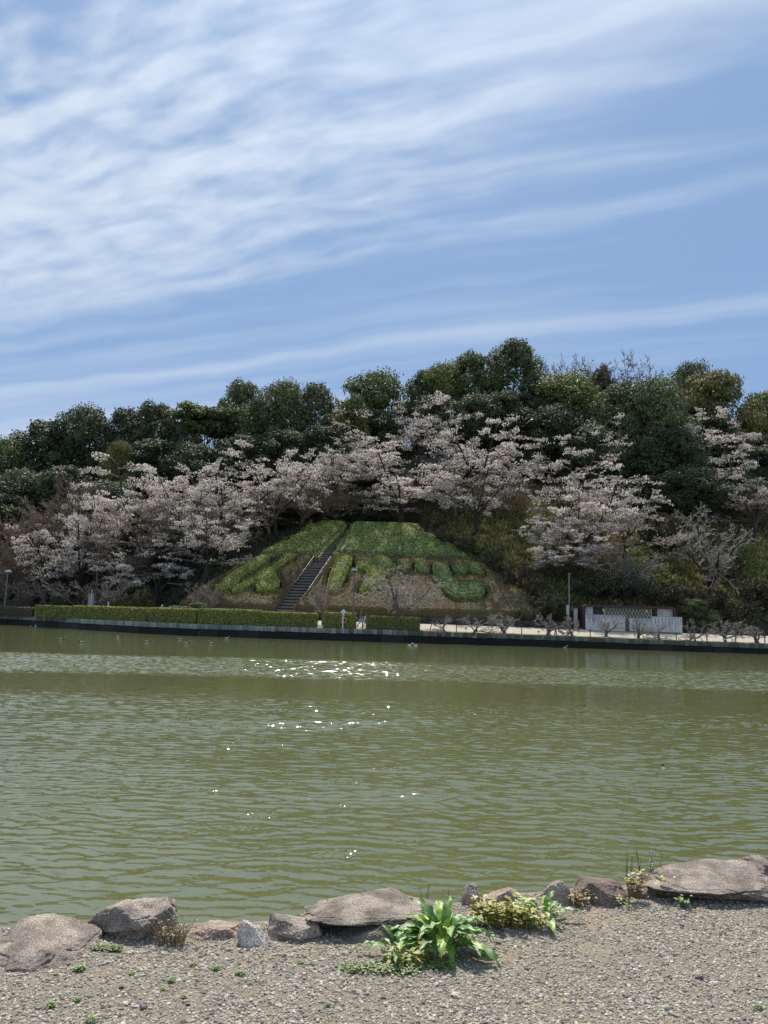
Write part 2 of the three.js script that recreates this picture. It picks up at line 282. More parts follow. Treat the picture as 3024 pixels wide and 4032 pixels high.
// limbs, boughs and twigs that fork level by level
function grow(seed, o) {
  const R = rngOf(seed), out = [], q = V(), ax = V();
  const go = (p0, dir0, len, rad, lv, bend) => {
    const n = lv === 0 ? 4 : lv < 3 ? 5 : 3, pts = [p0.clone()], rs = [rad], d = dir0.clone(), p = p0.clone(), dirs = [d.clone()];
    for (let i = 1; i <= n; i++) {
      randDir(R, q); d.addScaledVector(q, o.wander[lv] * (lv === 0 && i < 2 ? 0.4 : 1)); d.y += o.trop[lv] / n; if (o.flatten && lv >= 2) d.y *= o.flatten; d.normalize();
      p.addScaledVector(d, len / n); pts.push(p.clone()); rs.push(rad * lerp(1, lv === o.levels - 1 ? 0.35 : 0.5, i / n)); dirs.push(d.clone());
    }
    out.push({ pts, rs, lv });
    if (lv + 1 >= o.levels) return;
    const kids = o.kids[lv], first = lv === 0 ? (o.fork ?? 0.75) : 0.22; let az = R() * 6.28;
    for (let k = 0; k < kids; k++) {
      const t = lv === 0 ? lerp(first, 1, Math.pow(R(), 0.6)) : lerp(first, 1, (k + R()) / kids), f = t * n, i = Math.min(n - 1, Math.floor(f)), base = pts[i].clone().lerp(pts[i + 1], f - i), dd = dirs[Math.min(n, i + 1)];
      az += 2.4 + 0.6 * (R() - 0.5); const ang = o.angle[lv] * (0.7 + 0.6 * R());
      ax.set(1, 0, 0).cross(dd); if (ax.lengthSq() < 1e-3) ax.set(0, 0, 1); ax.normalize();
      const nd = dd.clone().applyAxisAngle(ax, ang).applyAxisAngle(dd, az); if (o.spread && lv >= 1) nd.y *= o.spread; nd.normalize();
      go(base, nd, len * o.ratio[lv] * (0.65 + 0.6 * R()) * (lv > 0 ? lerp(1.1, 0.6, t) : 1), Math.max(o.thin ?? 0.012, rs[Math.min(n, i + 1)] * o.radRatio[lv]), lv + 1);
    }
  };
  go(V(0, -0.4, 0), V(o.lean ?? 0, 1, 0).normalize(), o.trunk, o.rad, 0);
  return { out, R };
}
function sizeOf(root, o) { const b = new THREE.Box3().setFromObject(root); root.userData.size = [(b.max.x - b.min.x) * 0.94, b.max.y]; root.userData.mid = (b.max.x + b.min.x) / 2; return root; }
function branchy(name, seed, o, trunkMat, twigsMat) {
  const root = new THREE.Group(), { out, R } = grow(seed, o), a = new GB(), b = new GB(), split = o.split ?? 2;
  for (const s of out) (s.lv < split ? a : b).tube(s.pts, s.rs, s.lv === 0 ? 8 : s.lv === 1 ? 6 : s.lv === 2 ? 4 : 3, WHITE, s.lv < 2);
  part('trunk', a.geo(), trunkMat, root); part('branches', b.geo(), twigsMat, root).userData.kind = 'stuff';
  if (o.bloom) {
    const g = new GB(), q = V(), n = V(), w = V(), p = V();
    for (const s of out) if (s.lv >= o.levels - 2) {
      const k = (s.lv === o.levels - 1 ? o.bloom : o.bloom * 1.3) * (0.3 + 1.2 * clamp(0.36 + 3.2 * fbm(s.pts[0].x * 0.35 + seed, s.pts[0].y * 0.5, s.pts[0].z * 0.35, 2)));
      for (let c = 0; c < k; c++) {
        const f = (0.15 + 0.85 * R()) * (s.pts.length - 1), i = Math.min(s.pts.length - 2, Math.floor(f)); p.copy(s.pts[i]).lerp(s.pts[i + 1], f - i); p.x += (R() - 0.5) * 0.42; p.z += (R() - 0.5) * 0.42; p.y += (R() - 0.4) * 0.11;
        for (let e = 0; e < 2; e++) {
          randDir(R, n); n.y = Math.abs(n.y) + 0.4; n.normalize(); randDir(R, q); q.addScaledVector(n, -q.dot(n)).normalize(); w.crossVectors(n, q);
          const sz = o.petal * (0.55 + 0.8 * R()), t = R(), v = 0.85 + 0.15 * R(); p.addScaledVector(q, -sz * 0.5); g.leaf(p, q, w, sz, sz * 0.85, n, mul(mix3([0.90, 0.82, 0.765], t < 0.2 ? [0.48, 0.32, 0.23] : [0.90, 0.86, 0.77], t < 0.22 ? 0.8 : R()), v));
        }
      }
    }
    part('blossom', g.geo(), blossomMat, root).userData.kind = 'stuff';
  }
  if (o.shoots) {                                                       // young leaves
    const g = new GB(), q = V(), n = V(), w = V(), p = V();
    for (const s of out) if (s.lv >= o.levels - 2) for (let c = 0; c < o.shoots; c++) {
      const f = R() * (s.pts.length - 1), i = Math.min(s.pts.length - 2, Math.floor(f)); p.copy(s.pts[i]).lerp(s.pts[i + 1], f - i); randDir(R, q); p.addScaledVector(q, 0.2 * R()); randDir(R, n); n.y += 0.4; n.normalize(); q.addScaledVector(n, -q.dot(n)).normalize(); w.crossVectors(n, q);
      const sz = 0.15 * (0.5 + R()), v = 0.5 + R(); g.leaf(p, q, w, sz, sz * 0.6, n, mul(o.shootColor ?? [0.09, 0.09, 0.03], v));
    }
    part('leaves', g.geo(), hedgeLeaf, root).userData.kind = 'stuff';
  }
  root.name = name; return sizeOf(root, o);
}
const cherryForm = (k) => ({ levels: 5, trunk: 2.0 + 0.3 * (k % 3), rad: 0.26, kids: [6 + k % 2, 8, 6, 5], angle: [0.9, 0.85, 0.85, 0.8], ratio: [2.3, 0.52, 0.48, 0.55], radRatio: [0.62, 0.5, 0.5, 0.6], wander: [0.10, 0.20, 0.22, 0.28, 0.3], trop: [0.1, 0.18, -0.05, 0, 0], flatten: 0.6, spread: 0.4, thin: 0.020, fork: 0.55, bloom: k === 5 ? 1.3 : 2.7, petal: 0.108, lean: 0.08 * (k - 2) });
const bareForm = (k) => ({ levels: 5, trunk: 1.6 + 0.4 * (k % 3), rad: 0.17, kids: [5, 6, 6, 4], angle: [0.62, 0.6, 0.62, 0.6], ratio: [1.9, 0.55, 0.5, 0.55], radRatio: [0.6, 0.5, 0.5, 0.6], wander: [0.1, 0.22, 0.3, 0.34, 0.34], trop: [0.1, 0.35, 0.22, 0.15, 0.1], thin: k === 2 ? 0.032 : 0.026, fork: 0.45 });
const snagForm = (k) => ({ levels: 5, trunk: 2.2, rad: 0.24, kids: [7, 7, 6, 4], angle: [0.6, 0.8, 0.9, 0.9], ratio: [1.9, 0.5, 0.5, 0.5], radRatio: [0.6, 0.5, 0.55, 0.6], wander: [0.12, 0.25, 0.42, 0.5, 0.5], trop: [0.1, 0.3, 0.1, 0.1, 0.1], thin: 0.026, fork: 0.5 });
const wideForm = (k) => ({ ...cherryForm(2 + 2 * k), bloom: 0, trop: [0.1, 0.22, 0.10, 0.12, 0.12], flatten: 0.92, spread: 0.75, thin: 0.030, kids: [8, 8, 7, 5], angle: [0.8, 0.75, 0.75, 0.7] });
const wisteriaForm = (k) => ({ levels: 5, trunk: 0.85, rad: 0.115, kids: [5, 6, 5, 3], angle: [1.0, 0.8, 0.8, 0.8], ratio: [1.35, 0.5, 0.5, 0.6], radRatio: [0.68, 0.55, 0.6, 0.65], wander: [0.28, 0.42, 0.45, 0.5, 0.4], trop: [0.2, 0.1, 0.25, 0.35, 0.4], thin: 0.013, fork: 0.6, lean: [0.5, -0.55, 0.1, -0.2][k % 4] });
const shrubForm = (k) => ({ levels: 4, trunk: 0.5, rad: 0.09, kids: [9, 7, 5], angle: [0.75, 0.6, 0.7], ratio: [3.6, 0.55, 0.5], radRatio: [0.5, 0.5, 0.6], wander: [0.1, 0.2, 0.3, 0.35], trop: [0.1, 0.3, 0.2, 0.1], thin: 0.015, fork: 0.2, split: 1, shoots: 20 - k * 6, shootColor: [[0.082, 0.080, 0.026], [0.095, 0.075, 0.035], [0.055, 0.066, 0.026]][k] });

const EV = [
  [11, { w: 10, h: 8.5, lobes: 30, leaves: 19000, leaf: 0.22 }, 1], [23, { w: 10, h: 9.5, lobes: 36, leaves: 20000, leaf: 0.22, lift: 0.8, lobe: 0.9 }, 2], [37, { w: 9.5, h: 5.2, lobes: 15, leaves: 7000, leaf: 0.30, flat: 0.5, bare: 5, stems: 4, lift: 0.9 }, 4],
  [41, { w: 9.5, h: 9.5, lobes: 40, leaves: 20000, leaf: 0.205, lobe: 0.75 }, 5], [53, { w: 10, h: 7.5, lobes: 26, leaves: 18000, leaf: 0.205, flat: 0.55, lobe: 0.95 }, 4], [67, { w: 5, h: 4.6, lobes: 12, leaves: 5000, leaf: 0.22, bare: 0.6 }, 3],
];
const forms = {
  evergreen: EV.map((e, i) => evergreen('evergreen_tree', ...e)),
  cherry: [0, 1, 2, 3, 4, 5].map((k) => branchy('cherry_tree', 100 + k * 7, cherryForm(k), barkDark, twigMat)),
  bare: [0, 1, 2].map((k) => branchy('bare_tree', 200 + k * 7, bareForm(k), k === 2 ? twigBrown : barkGrey, k === 2 ? twigBrown : twigMat)),
  snag: [0, 1].map((k) => branchy('bare_tree', 300 + k * 7, snagForm(k), k ? barkGrey : barkDark, barkPale)),
  wide: [0, 1].map((k) => branchy('bare_tree', 600 + k * 7, wideForm(k), barkGrey, twigBrown)),
  wisteria: [0, 1, 2, 3].map((k) => branchy('wisteria_tree', 400 + k * 7, wisteriaForm(k), barkGrey, barkPale)),
  shrub: [0, 1, 2].map((k) => branchy('shrub', 500 + k * 7, shrubForm(k), barkGrey, twigBrown)),
};
// put a form where the photograph shows it: centre x and top y in photograph pixels, width in pixels, metres ahead; foot on the land (or at a given pixel y)
function plant(kind, k, cx, top, width, depth, label, o = {}) {                // o.base: pixel y where the trunk meets the slope
  if (o.base) depth = -hit(cx, o.base).z;
  const src = forms[kind][k], r = src.clone(); r.name = numbered(src.name); r.userData = { label, category: o.category ?? (kind === 'shrub' ? 'shrub' : 'tree') }; if (o.group) r.userData.group = o.group;
  const p = at(cx, top, depth), sw = width / FOCAL * depth / src.userData.size[0], foot = o.foot ?? landY(p.x, p.z), sh = Math.max(0.15, (p.y - foot) / src.userData.size[1]);
  r.position.set(p.x - (o.turn ? 0 : (src.userData.mid ?? 0) * sw), foot - 0.05, p.z); r.scale.set(sw, sh, (sw + (o.deep ?? sw)) / 2); r.rotation.y = o.turn ?? 0;
  if (o.mat) r.children.forEach((c) => { if (c.name === 'crown') c.material = evergreenLeaf[o.mat]; });
  if (o.low !== undefined) { const t = r.children.find((c) => c.name === 'crown'); if (t) { const need = (p.y - at(cx, o.low, depth).y) / sh, full = src.userData.size[1] - t.position.y; t.scale.y = need / full; t.position.y = src.userData.size[1] - need; } }
  scene.add(shade(r)); return r;
}
// evergreens on the ridge, from the left end of the skyline to the right
const sky1 = (n) => n;
[[40, 1738, 230, 0, 138, 'dark rounded evergreen at the left end of the skyline', {}],
 [190, 1668, 250, 1, 140, 'dark evergreen on the ridge, second from the left end of the skyline', {}],
 [345, 1612, 220, 0, 142, 'tall dark evergreen on the ridge left of the paler domed crown', { mat: 2 }],
 [500, 1618, 190, 1, 143, 'slightly paler domed evergreen on the ridge left of the flat-topped trees', {}],
 [605, 1592, 210, 3, 140, 'dark evergreen with ragged top beside the flat-topped grove', { mat: 2 }],
 [770, 1594, 200, 2, 136, 'flat-topped umbrella evergreen on thin stems with sky showing under its crown', { low: 1715, mat: 1 }],
 [830, 1625, 190, 2, 140, 'flat-topped evergreen just behind the umbrella evergreen', { turn: 0.8, low: 1708, mat: 2 }],
 [735, 1660, 130, 3, 134, 'small dark evergreen under the left side of the umbrella evergreen', { mat: 2 }],
 [880, 1600, 150, 2, 138, 'smaller flat-topped evergreen right of the umbrella evergreen, sky between its stems', { turn: 1.5, low: 1720, mat: 1 }],
 [950, 1508, 200, 3, 147, 'pale grey-green evergreen standing highest on the left half of the ridge', {}],
 [1035, 1572, 180, 1, 136, 'dark evergreen in front of the pale grey-green one', { mat: 1 }],
 [1120, 1512, 190, 0, 141, 'rounded dark evergreen, left half of the broad twin crown above the cherry slope', {}],
 [1245, 1520, 190, 1, 139, 'rounded dark evergreen, right half of the broad twin crown above the cherry slope', { mat: 5 }],
 [1395, 1570, 150, 5, 133, 'small bright yellow-green round tree above the blossom', { category: 'tree' }],
 [1480, 1480, 260, 0, 146, 'domed evergreen left of the notch in the skyline, cherry boughs before it', { mat: 1 }],
 [1670, 1468, 150, 1, 145, 'low evergreen at the left foot of the rising skyline clump', { mat: 1 }],
 [1745, 1440, 170, 0, 143, 'olive evergreen in the middle of the rising skyline clump', { mat: 3 }],
 [1850, 1398, 210, 3, 142, 'tall evergreen leaning on the left side of the highest tree', { mat: 1 }],
 [2025, 1350, 225, 1, 141, 'highest tree of the skyline, dark evergreen with a full oval crown', { mat: 1 }],
 [2220, 1488, 260, 0, 136, 'mid-green round evergreen right of and below the highest tree', { mat: 3 }],
 [2370, 1452, 110, 5, 146, 'small dark round evergreen before the leafless skyline trees', { mat: 2 }],
 [2450, 1516, 260, 3, 124, 'large grey-green evergreen, left part of the big crown below the leafless skyline trees', { mat: 5 }],
 [2570, 1500, 250, 0, 121, 'large grey-green evergreen, right part of the big crown below the leafless skyline trees', { mat: 5 }],
 [2715, 1438, 170, 0, 146, 'small dark round crown just behind the layered olive tree', { mat: 2 }],
 [2800, 1455, 340, 4, 134, 'broad olive-brown evergreen with layered cloud-like crown', {}],
 [3000, 1535, 220, 4, 138, 'yellowish evergreen at the right end of the skyline', { mat: 3 }],
 [472, 1728, 150, 4, 126, 'low olive-brown round tree below the left ridge', { mat: 4 }],
 [2640, 1700, 260, 1, 116, 'dark green evergreen running down the slope below the big grey-green crown', { mat: 2 }],
 [2700, 1850, 240, 0, 111, 'blackish evergreen low on the slope left of the dark gully', { mat: 2 }],
 [2560, 1880, 230, 1, 112, 'dark bushy evergreen behind the thin blossom of the right slope', { mat: 2 }],
].forEach(([cx, top, w, k, z, label, o]) => plant('evergreen', k, cx, top, w * (k === 5 || k === 4 ? 1.05 : 1.34), z, label, o));
// the dark wood between the blossom and the ridge
[[90, 1860, 300, 128], [260, 1840, 300, 127], [30, 1950, 260, 122], [620, 1740, 320, 131], [800, 1760, 300, 128], [960, 1720, 280, 130], [1130, 1700, 260, 131], [1290, 1690, 260, 132], [1500, 1620, 240, 137], [1720, 1560, 260, 134], [1880, 1560, 260, 133], [2030, 1550, 280, 132], [2180, 1600, 280, 127], [2330, 1680, 280, 122], [2420, 1760, 260, 119], [2800, 1640, 300, 126], [2960, 1720, 300, 124], [2880, 1860, 260, 117], [3020, 1900, 240, 114], [2120, 1820, 240, 119], [420, 1900, 300, 119], [760, 1950, 280, 117], [1000, 1960, 260, 116], [200, 2040, 300, 115], [480, 2080, 260, 110], [720, 2110, 240, 108], [900, 2080, 200, 110], [1250, 1900, 260, 122], [1180, 2010, 240, 113], [1330, 1990, 240, 114.5], [1450, 1970, 220, 115], [1090, 2060, 220, 109], [1440, 1880, 240, 124], [1730, 1860, 240, 124]].forEach(([cx, top, w, z], i) => plant('evergreen', [0, 1, 0, 3][i % 4], cx, top, w, z, 'dark evergreen deep in the shaded wood behind the blossom', { mat: 2, group: 'dark evergreens of the wood behind the blossom', turn: i * 1.3 }));

// cherry trees in blossom
[[290, 1960, 390, 0, 101, 'lowest pale pink cherry at the left, boughs reaching out over the bare shrubs', { base: 2385 }],
 [400, 1850, 360, 1, 108, 'cherry behind and above the lowest one at the left edge of the blossom', { base: 2300 }],
 [620, 1990, 440, 2, 101.5, 'wide pink cherry above the long hedge, left of the mound', { base: 2392 }],
 [880, 1770, 430, 4, 115, 'cherry below the umbrella evergreen', { base: 2180, turn: 1 }],
 [870, 1960, 330, 5, 106, 'thinly flowering greyish cherry left of the leafless tree beside the mound', { base: 2320 }],
 [1100, 1730, 430, 0, 119, 'cherry below the broad twin evergreen crown', { base: 2120, turn: 2 }],
 [1320, 1680, 400, 1, 122, 'cherry high on the slope below the small yellow-green tree', { base: 2030, turn: 2 }],
 [1500, 1630, 380, 2, 126, 'cherry highest on the middle of the slope', { base: 1985, turn: 1 }],
 [1300, 1830, 360, 5, 114, 'sparse brownish cherry above the top of the stair', { base: 2050, turn: 3 }],
 [1590, 1740, 470, 3, 109.5, 'big cherry on the top of the mound, leafless below and flowering above', { turn: 2.2 }],
 [540, 1815, 380, 3, 112, 'cherry at the top of the left blossom, below the olive-brown round tree', { base: 2240 }],
 [740, 1800, 330, 0, 112, 'cherry right of the topmost one on the left slope', { base: 2215, turn: 1 }],
 [1690, 1570, 280, 5, 134, 'thin brownish cherry before the rising skyline clump', { base: 1890 }],
 [1900, 1590, 430, 4, 121, 'cherry with the highest blossom, below the tallest evergreens', { base: 2010, turn: 3 }],
 [1900, 1740, 470, 1, 111, 'full cherry on many stems right of the mound top', { base: 2120 }],
 [2230, 1640, 420, 2, 116, 'cherry below the mid-green round evergreen', { base: 2160, turn: 3.3 }],
 [2290, 1850, 400, 3, 108, 'cherry with separate tiers of blossom on the right slope', { base: 2260, turn: 0.6 }],
 [2200, 1990, 260, 5, 104, 'cherry just above the small drooping one', { base: 2265, turn: 4.4 }],
 [760, 1850, 400, 2, 109, 'cherry on the left slope right of the pinker one', { base: 2260, turn: 4 }],
 [225, 2050, 300, 4, 104, 'cherry with the leftmost hanging boughs', { base: 2370, turn: 2 }],
 [2450, 1880, 300, 5, 110, 'sparse cherry with grey boughs left of the dark gully', { base: 2250, turn: 5 }],
 [2240, 2085, 310, 4, 97.5, 'small drooping pink cherry with forked black trunk above the restroom', { base: 2305 }],
 [2840, 1630, 420, 0, 124, 'cherry below the layered olive tree', { base: 1990, turn: 5 }],
 [2960, 1790, 340, 5, 115, 'thin cherry at the right edge over bare brush', { base: 2150, turn: 1 }],
].forEach(([cx, top, w, k, z, label, o]) => plant('cherry', k, cx, top, w, z, label, { category: 'cherry tree', ...o }));

// leafless trees
[[2195, 1400, 190, 0, 147], [2262, 1398, 220, 1, 148], [2335, 1388, 230, 0, 147], [2415, 1384, 250, 1, 148], [2500, 1415, 230, 0, 147]].forEach(([cx, top, w, k, z], i) => plant('wide', k, cx, top, w, z, ['thin leafless tree next to the highest evergreen', 'leafless grey tree, second of the skyline row', 'leafless grey tree in the middle of the skyline row', 'leafless grey tree, fourth of the skyline row', 'leafless reddish tree at the right end of the skyline row'][i], { turn: i }));
plant('wide', 1, 2570, 1470, 250, 148, 'low brown leafless tree between skyline row and the layered olive tree');
plant('bare', 1, 25, 1715, 90, 148, 'thin leafless tree poking out of the skyline at the left edge');
[[700, 1925, 340, 2, 103, 'greyish leafless tree in front of the left blossom, right of the tall pole'], [520, 2030, 280, 2, 99, 'fine-twigged leafless tree before the lower left blossom'], [885, 2010, 280, 2, 101, 'leafless tree hanging over the left corner of the mound'], [1190, 1850, 330, 2, 109, 'wide leafless tree above the left shoulder of the mound'], [1960, 1850, 260, 2, 107, 'leafless tree right of the many-stemmed cherry'], [2330, 2010, 280, 2, 102, 'leafless tree through the lower right blossom'], [110, 1975, 320, 2, 105, 'brown leafless tree at the left edge beside the blossom'], [40, 2090, 230, 2, 103, 'brown leafless tree cut by the left edge of the picture'], [330, 1850, 260, 2, 112, 'brown leafless tree behind the top of the left blossom'], [230, 1890, 280, 2, 113, 'brown leafless tree below the left ridge'], [1075, 1880, 330, 0, 106, 'grey leafless tree with forked stems beside the mound'], [960, 1950, 260, 2, 107, 'brown leafless tree left of the forked grey one'], [1330, 1900, 260, 2, 111, 'brown leafless tree behind the top of the stair'], [2960, 1880, 220, 2, 109, 'brown leafless tree at the right edge below the thin cherry'], [2660, 2010, 220, 2, 106, 'brown feathery leafless tree in the dark gully']].forEach(([cx, top, w, k, z, label], i) => plant(k === 2 ? 'wide' : 'bare', k === 2 ? i % 2 : k, cx, top, w, z, label, { turn: i * 1.9 }));
plant('snag', 0, 2790, 1960, 330, 99, 'large gnarled leafless tree with pale twisted branches on the right slope', { base: 2370 });
plant('snag', 1, 2480, 2090, 290, 99.5, 'tangled leafless tree with dark stems above the patterned wall', { base: 2370 });
plant('snag', 1, 1580, 2205, 360, 78.3, 'spreading leafless tree rising out of the lakeside hedge', { foot: 1.25 });
plant('bare', 0, 1285, 2275, 170, 79.5, 'slim leafless tree beside the foot of the stair', { foot: 1.35 });
plant('bare', 1, 812, 2268, 130, 85, 'small leafless tree in front of the left corner of the mound');
[[60, 2262, 190, 1, 101.5], [110, 2285, 150, 0, 100], [195, 2268, 170, 0, 97.5], [322, 2255, 190, 1, 92.5], [450, 2270, 160, 0, 88]].forEach(([cx, top, w, k, z], i) => plant('bare', k, cx, top, w, z, ['grey leafless shrub tree beside the dome lamp at the left edge', 'small pale-stemmed leafless tree behind the brown hedge', 'low leafless tree behind the first clipped hedge', 'leafless tree behind the white board by the long hedge', 'leafless tree right of the white board by the long hedge'][i], { turn: i * 2 }));

// wisterias trained low along the bank
[[1740, 90, 2412], [1858, 125, 2415], [1998, 145, 2409], [2150, 125, 2410], [2256, 100, 2418], [2387, 115, 2424], [2513, 95, 2430], [2613, 95, 2440], [2735, 95, 2432], [2864, 130, 2434], [2985, 130, 2442]].forEach(([cx, w, top], i) => plant('wisteria', [1, 1, 2, 0, 3, 2, 0, 1, 3, 0, 2][i], cx, top, w, 75.9 - (i > 6 ? 0.7 : 0), ['gnarled leafless wisteria leaning left next to the end of the hedges', 'leafless wisteria, second from the end of the hedges', 'leafless wisteria propped by a slanting pole', 'leafless wisteria with a long pale bough, left of the grey cabinet pole', 'dense leafless wisteria in front of the left end of the restroom', 'leafless wisteria in front of the left painted screen', 'leafless wisteria with a tall stake in front of the dark doorway', 'leafless wisteria in front of the right painted screen', 'upright leafless wisteria just right of the painted screens', 'leafless wisteria, second from the right edge of the bank', 'wide leafless wisteria at the right edge of the bank'][i], { group: 'wisterias along the bank', category: 'wisteria', turn: i * 1.7 }));

// shrubs of the right slope and the garden strip
[[1745, 2085, 100, 1, 101], [1850, 2105, 130, 0, 101], [1950, 2150, 150, 0, 99], [2040, 2200, 150, 1, 96.5], [2110, 2270, 140, 0, 94], [1990, 2260, 90, 1, 97], [2160, 2330, 150, 0, 91.5], [2080, 2370, 110, 2, 90], [2320, 2240, 170, 2, 96], [2420, 2230, 190, 2, 95], [2540, 2250, 200, 2, 95], [2660, 2280, 180, 1, 94], [2790, 2290, 180, 1, 94.5], [2900, 2340, 160, 2, 92], [2980, 2260, 170, 0, 95], [3030, 2330, 120, 0, 92.5], [2600, 2020, 220, 0, 104], [2860, 2160, 180, 1, 99], [2200, 2180, 160, 2, 99]].forEach(([cx, top, w, k, z], i) => plant('shrub', k, cx, top, w * (i < 6 ? 0.85 : 1.15), z, [
  'dry tan shrub beside the top right edge of the mound', 'tan and green shrub under the many-stemmed cherry', 'green-brown shrub on the slope right of the mound', 'dry brown shrub beside the guy wire', 'olive shrub below the forked cherry trunk', 'brown shrub on the right shoulder of the mound', 'olive shrub left of the thin pole', 'dark shrub at the right foot of the mound', 'dark shrub behind the left part of the restroom roof', 'dark shrub behind the middle of the restroom roof', 'dark shrub behind the right part of the restroom roof', 'brown shrub right of the restroom roof', 'brown shrub under the gnarled pale tree', 'dark shrub at the foot of the right slope', 'sunlit yellow-green shrub at the right edge', 'yellow-green shrub low at the right edge', 'yellow-topped shrub under the grey-green crown', 'brown brush below the gnarled pale tree', 'dark shrub right of the drooping cherry'][i], { turn: i, base: Math.min(top + 0.7 * w, 2455) }));
plant('evergreen', 4, 2735, 2352, 150, 88.5, 'low spreading pine-like evergreen at the right end of the restroom', { mat: 1 });
[[250, 2330, 120, 96], [520, 2335, 120, 88.5], [570, 2300, 120, 90]].forEach(([cx, top, w, z], i) => plant('shrub', 0, cx, top, w, z, ['bright green shrub behind the first clipped hedge', 'bright green shrub behind the long hedge', 'leafy green shrub under the wide pink cherry'][i], { turn: i }));
[[780, 2372, 110, 83.5], [690, 2385, 90, 82.5]].forEach(([cx, top, w, z], i) => plant('evergreen', 5, cx, top, w, z, ['low clipped shrub at the left corner of the mound', 'small clipped dark shrub left of the mound corner'][i], { mat: 1 + i, category: 'shrub' }));

// what covers the slopes between: brush, fern and dead grass nobody could count
{
  const R = rngOf(9), tuft = new GB(), q = V(), n = V(), w = V(), c = [0.9, 0.9, 0.9];
  for (let i = 0; i < 46; i++) { randDir(R, q); q.y = Math.abs(q.y) + 0.35; q.normalize(); randDir(R, n); n.addScaledVector(q, -n.dot(q)).normalize(); w.crossVectors(n, q); tuft.leaf(V((R() - 0.5) * 0.8, R() * 0.45, (R() - 0.5) * 0.8), q, w, 0.22 + 0.34 * R(), 0.06 + 0.08 * R(), n, mul(c, 0.6 + 0.8 * R())); }
  const spots = [], m = new THREE.Matrix4(), e = new THREE.Euler(), col = new THREE.Color();
  for (let i = 0; i < 60000 && spots.length < 20000; i++) {
    const x = -75 + R() * 145, z = -84 - Math.pow(R(), 1.3) * 62; if (z > footZ(x) - 0.6) continue;
    if (onMound(x, z) > 0.5 && z > -107.6) continue; if (Math.abs(z) * 0.56 + 8 < Math.abs(x)) continue;
    const k = fbm(x * 0.16, 4, z * 0.16, 3) + 0.25 * (R() - 0.5), rightSlope = sstep(3, 14, x), sc = 0.7 + 1.1 * R();
    const base = mix3([0.036, 0.043, 0.020], k > 0.02 ? [0.36, 0.285, 0.105] : [0.22, 0.225, 0.060], rightSlope * (0.55 + 0.45 * R()) * sstep(-122, -104, z) + 0.12);  // right slope brush is tan and olive, and painted lighter to look sunlit
    spots.push([x, z, sc, R() * 6.28, base]);
  }
  const inst = new THREE.InstancedMesh(tuft.geo(), leafy('brush', 0.2, 0.9), spots.length); inst.name = 'undergrowth'; inst.userData.kind = 'stuff'; inst.castShadow = inst.receiveShadow = true;
  spots.forEach(([x, z, s, a, b], i) => { m.makeRotationFromEuler(e.set(0, a, 0)); m.scale(V(s, s * 0.9, s)); m.setPosition(x, landY(x, z) - 0.1, z); inst.setMatrixAt(i, m); inst.setColorAt(i, col.setRGB(...b)); });
  tag(inst, 'brown and olive brush covering the wooded slopes', 'undergrowth'); scene.add(inst);
}
if (globalThis.__stat) { let n = 0; for (const k in forms) forms[k].forEach((f, i) => { let t = 0; f.traverse((m) => { if (m.isMesh) t += m.geometry.index.count / 3; }); console.log(k, i, t, f.userData.size); }); }
// ---------------------------------------------------------------- the planted mound
const plan = (pts, s, ox, oy) => pts.map(([x, y]) => { const h = hit(x / s + ox, y / s + oy); return [h.x, h.z]; });
function box2(polys) { let a = 1e9, b = -1e9, c = 1e9, d = -1e9; for (const p of polys) for (const [x, z] of p) { a = Math.min(a, x); b = Math.max(b, x); c = Math.min(c, z); d = Math.max(d, z); } return [a - 0.3, b + 0.3, c - 0.3, d + 0.3]; }
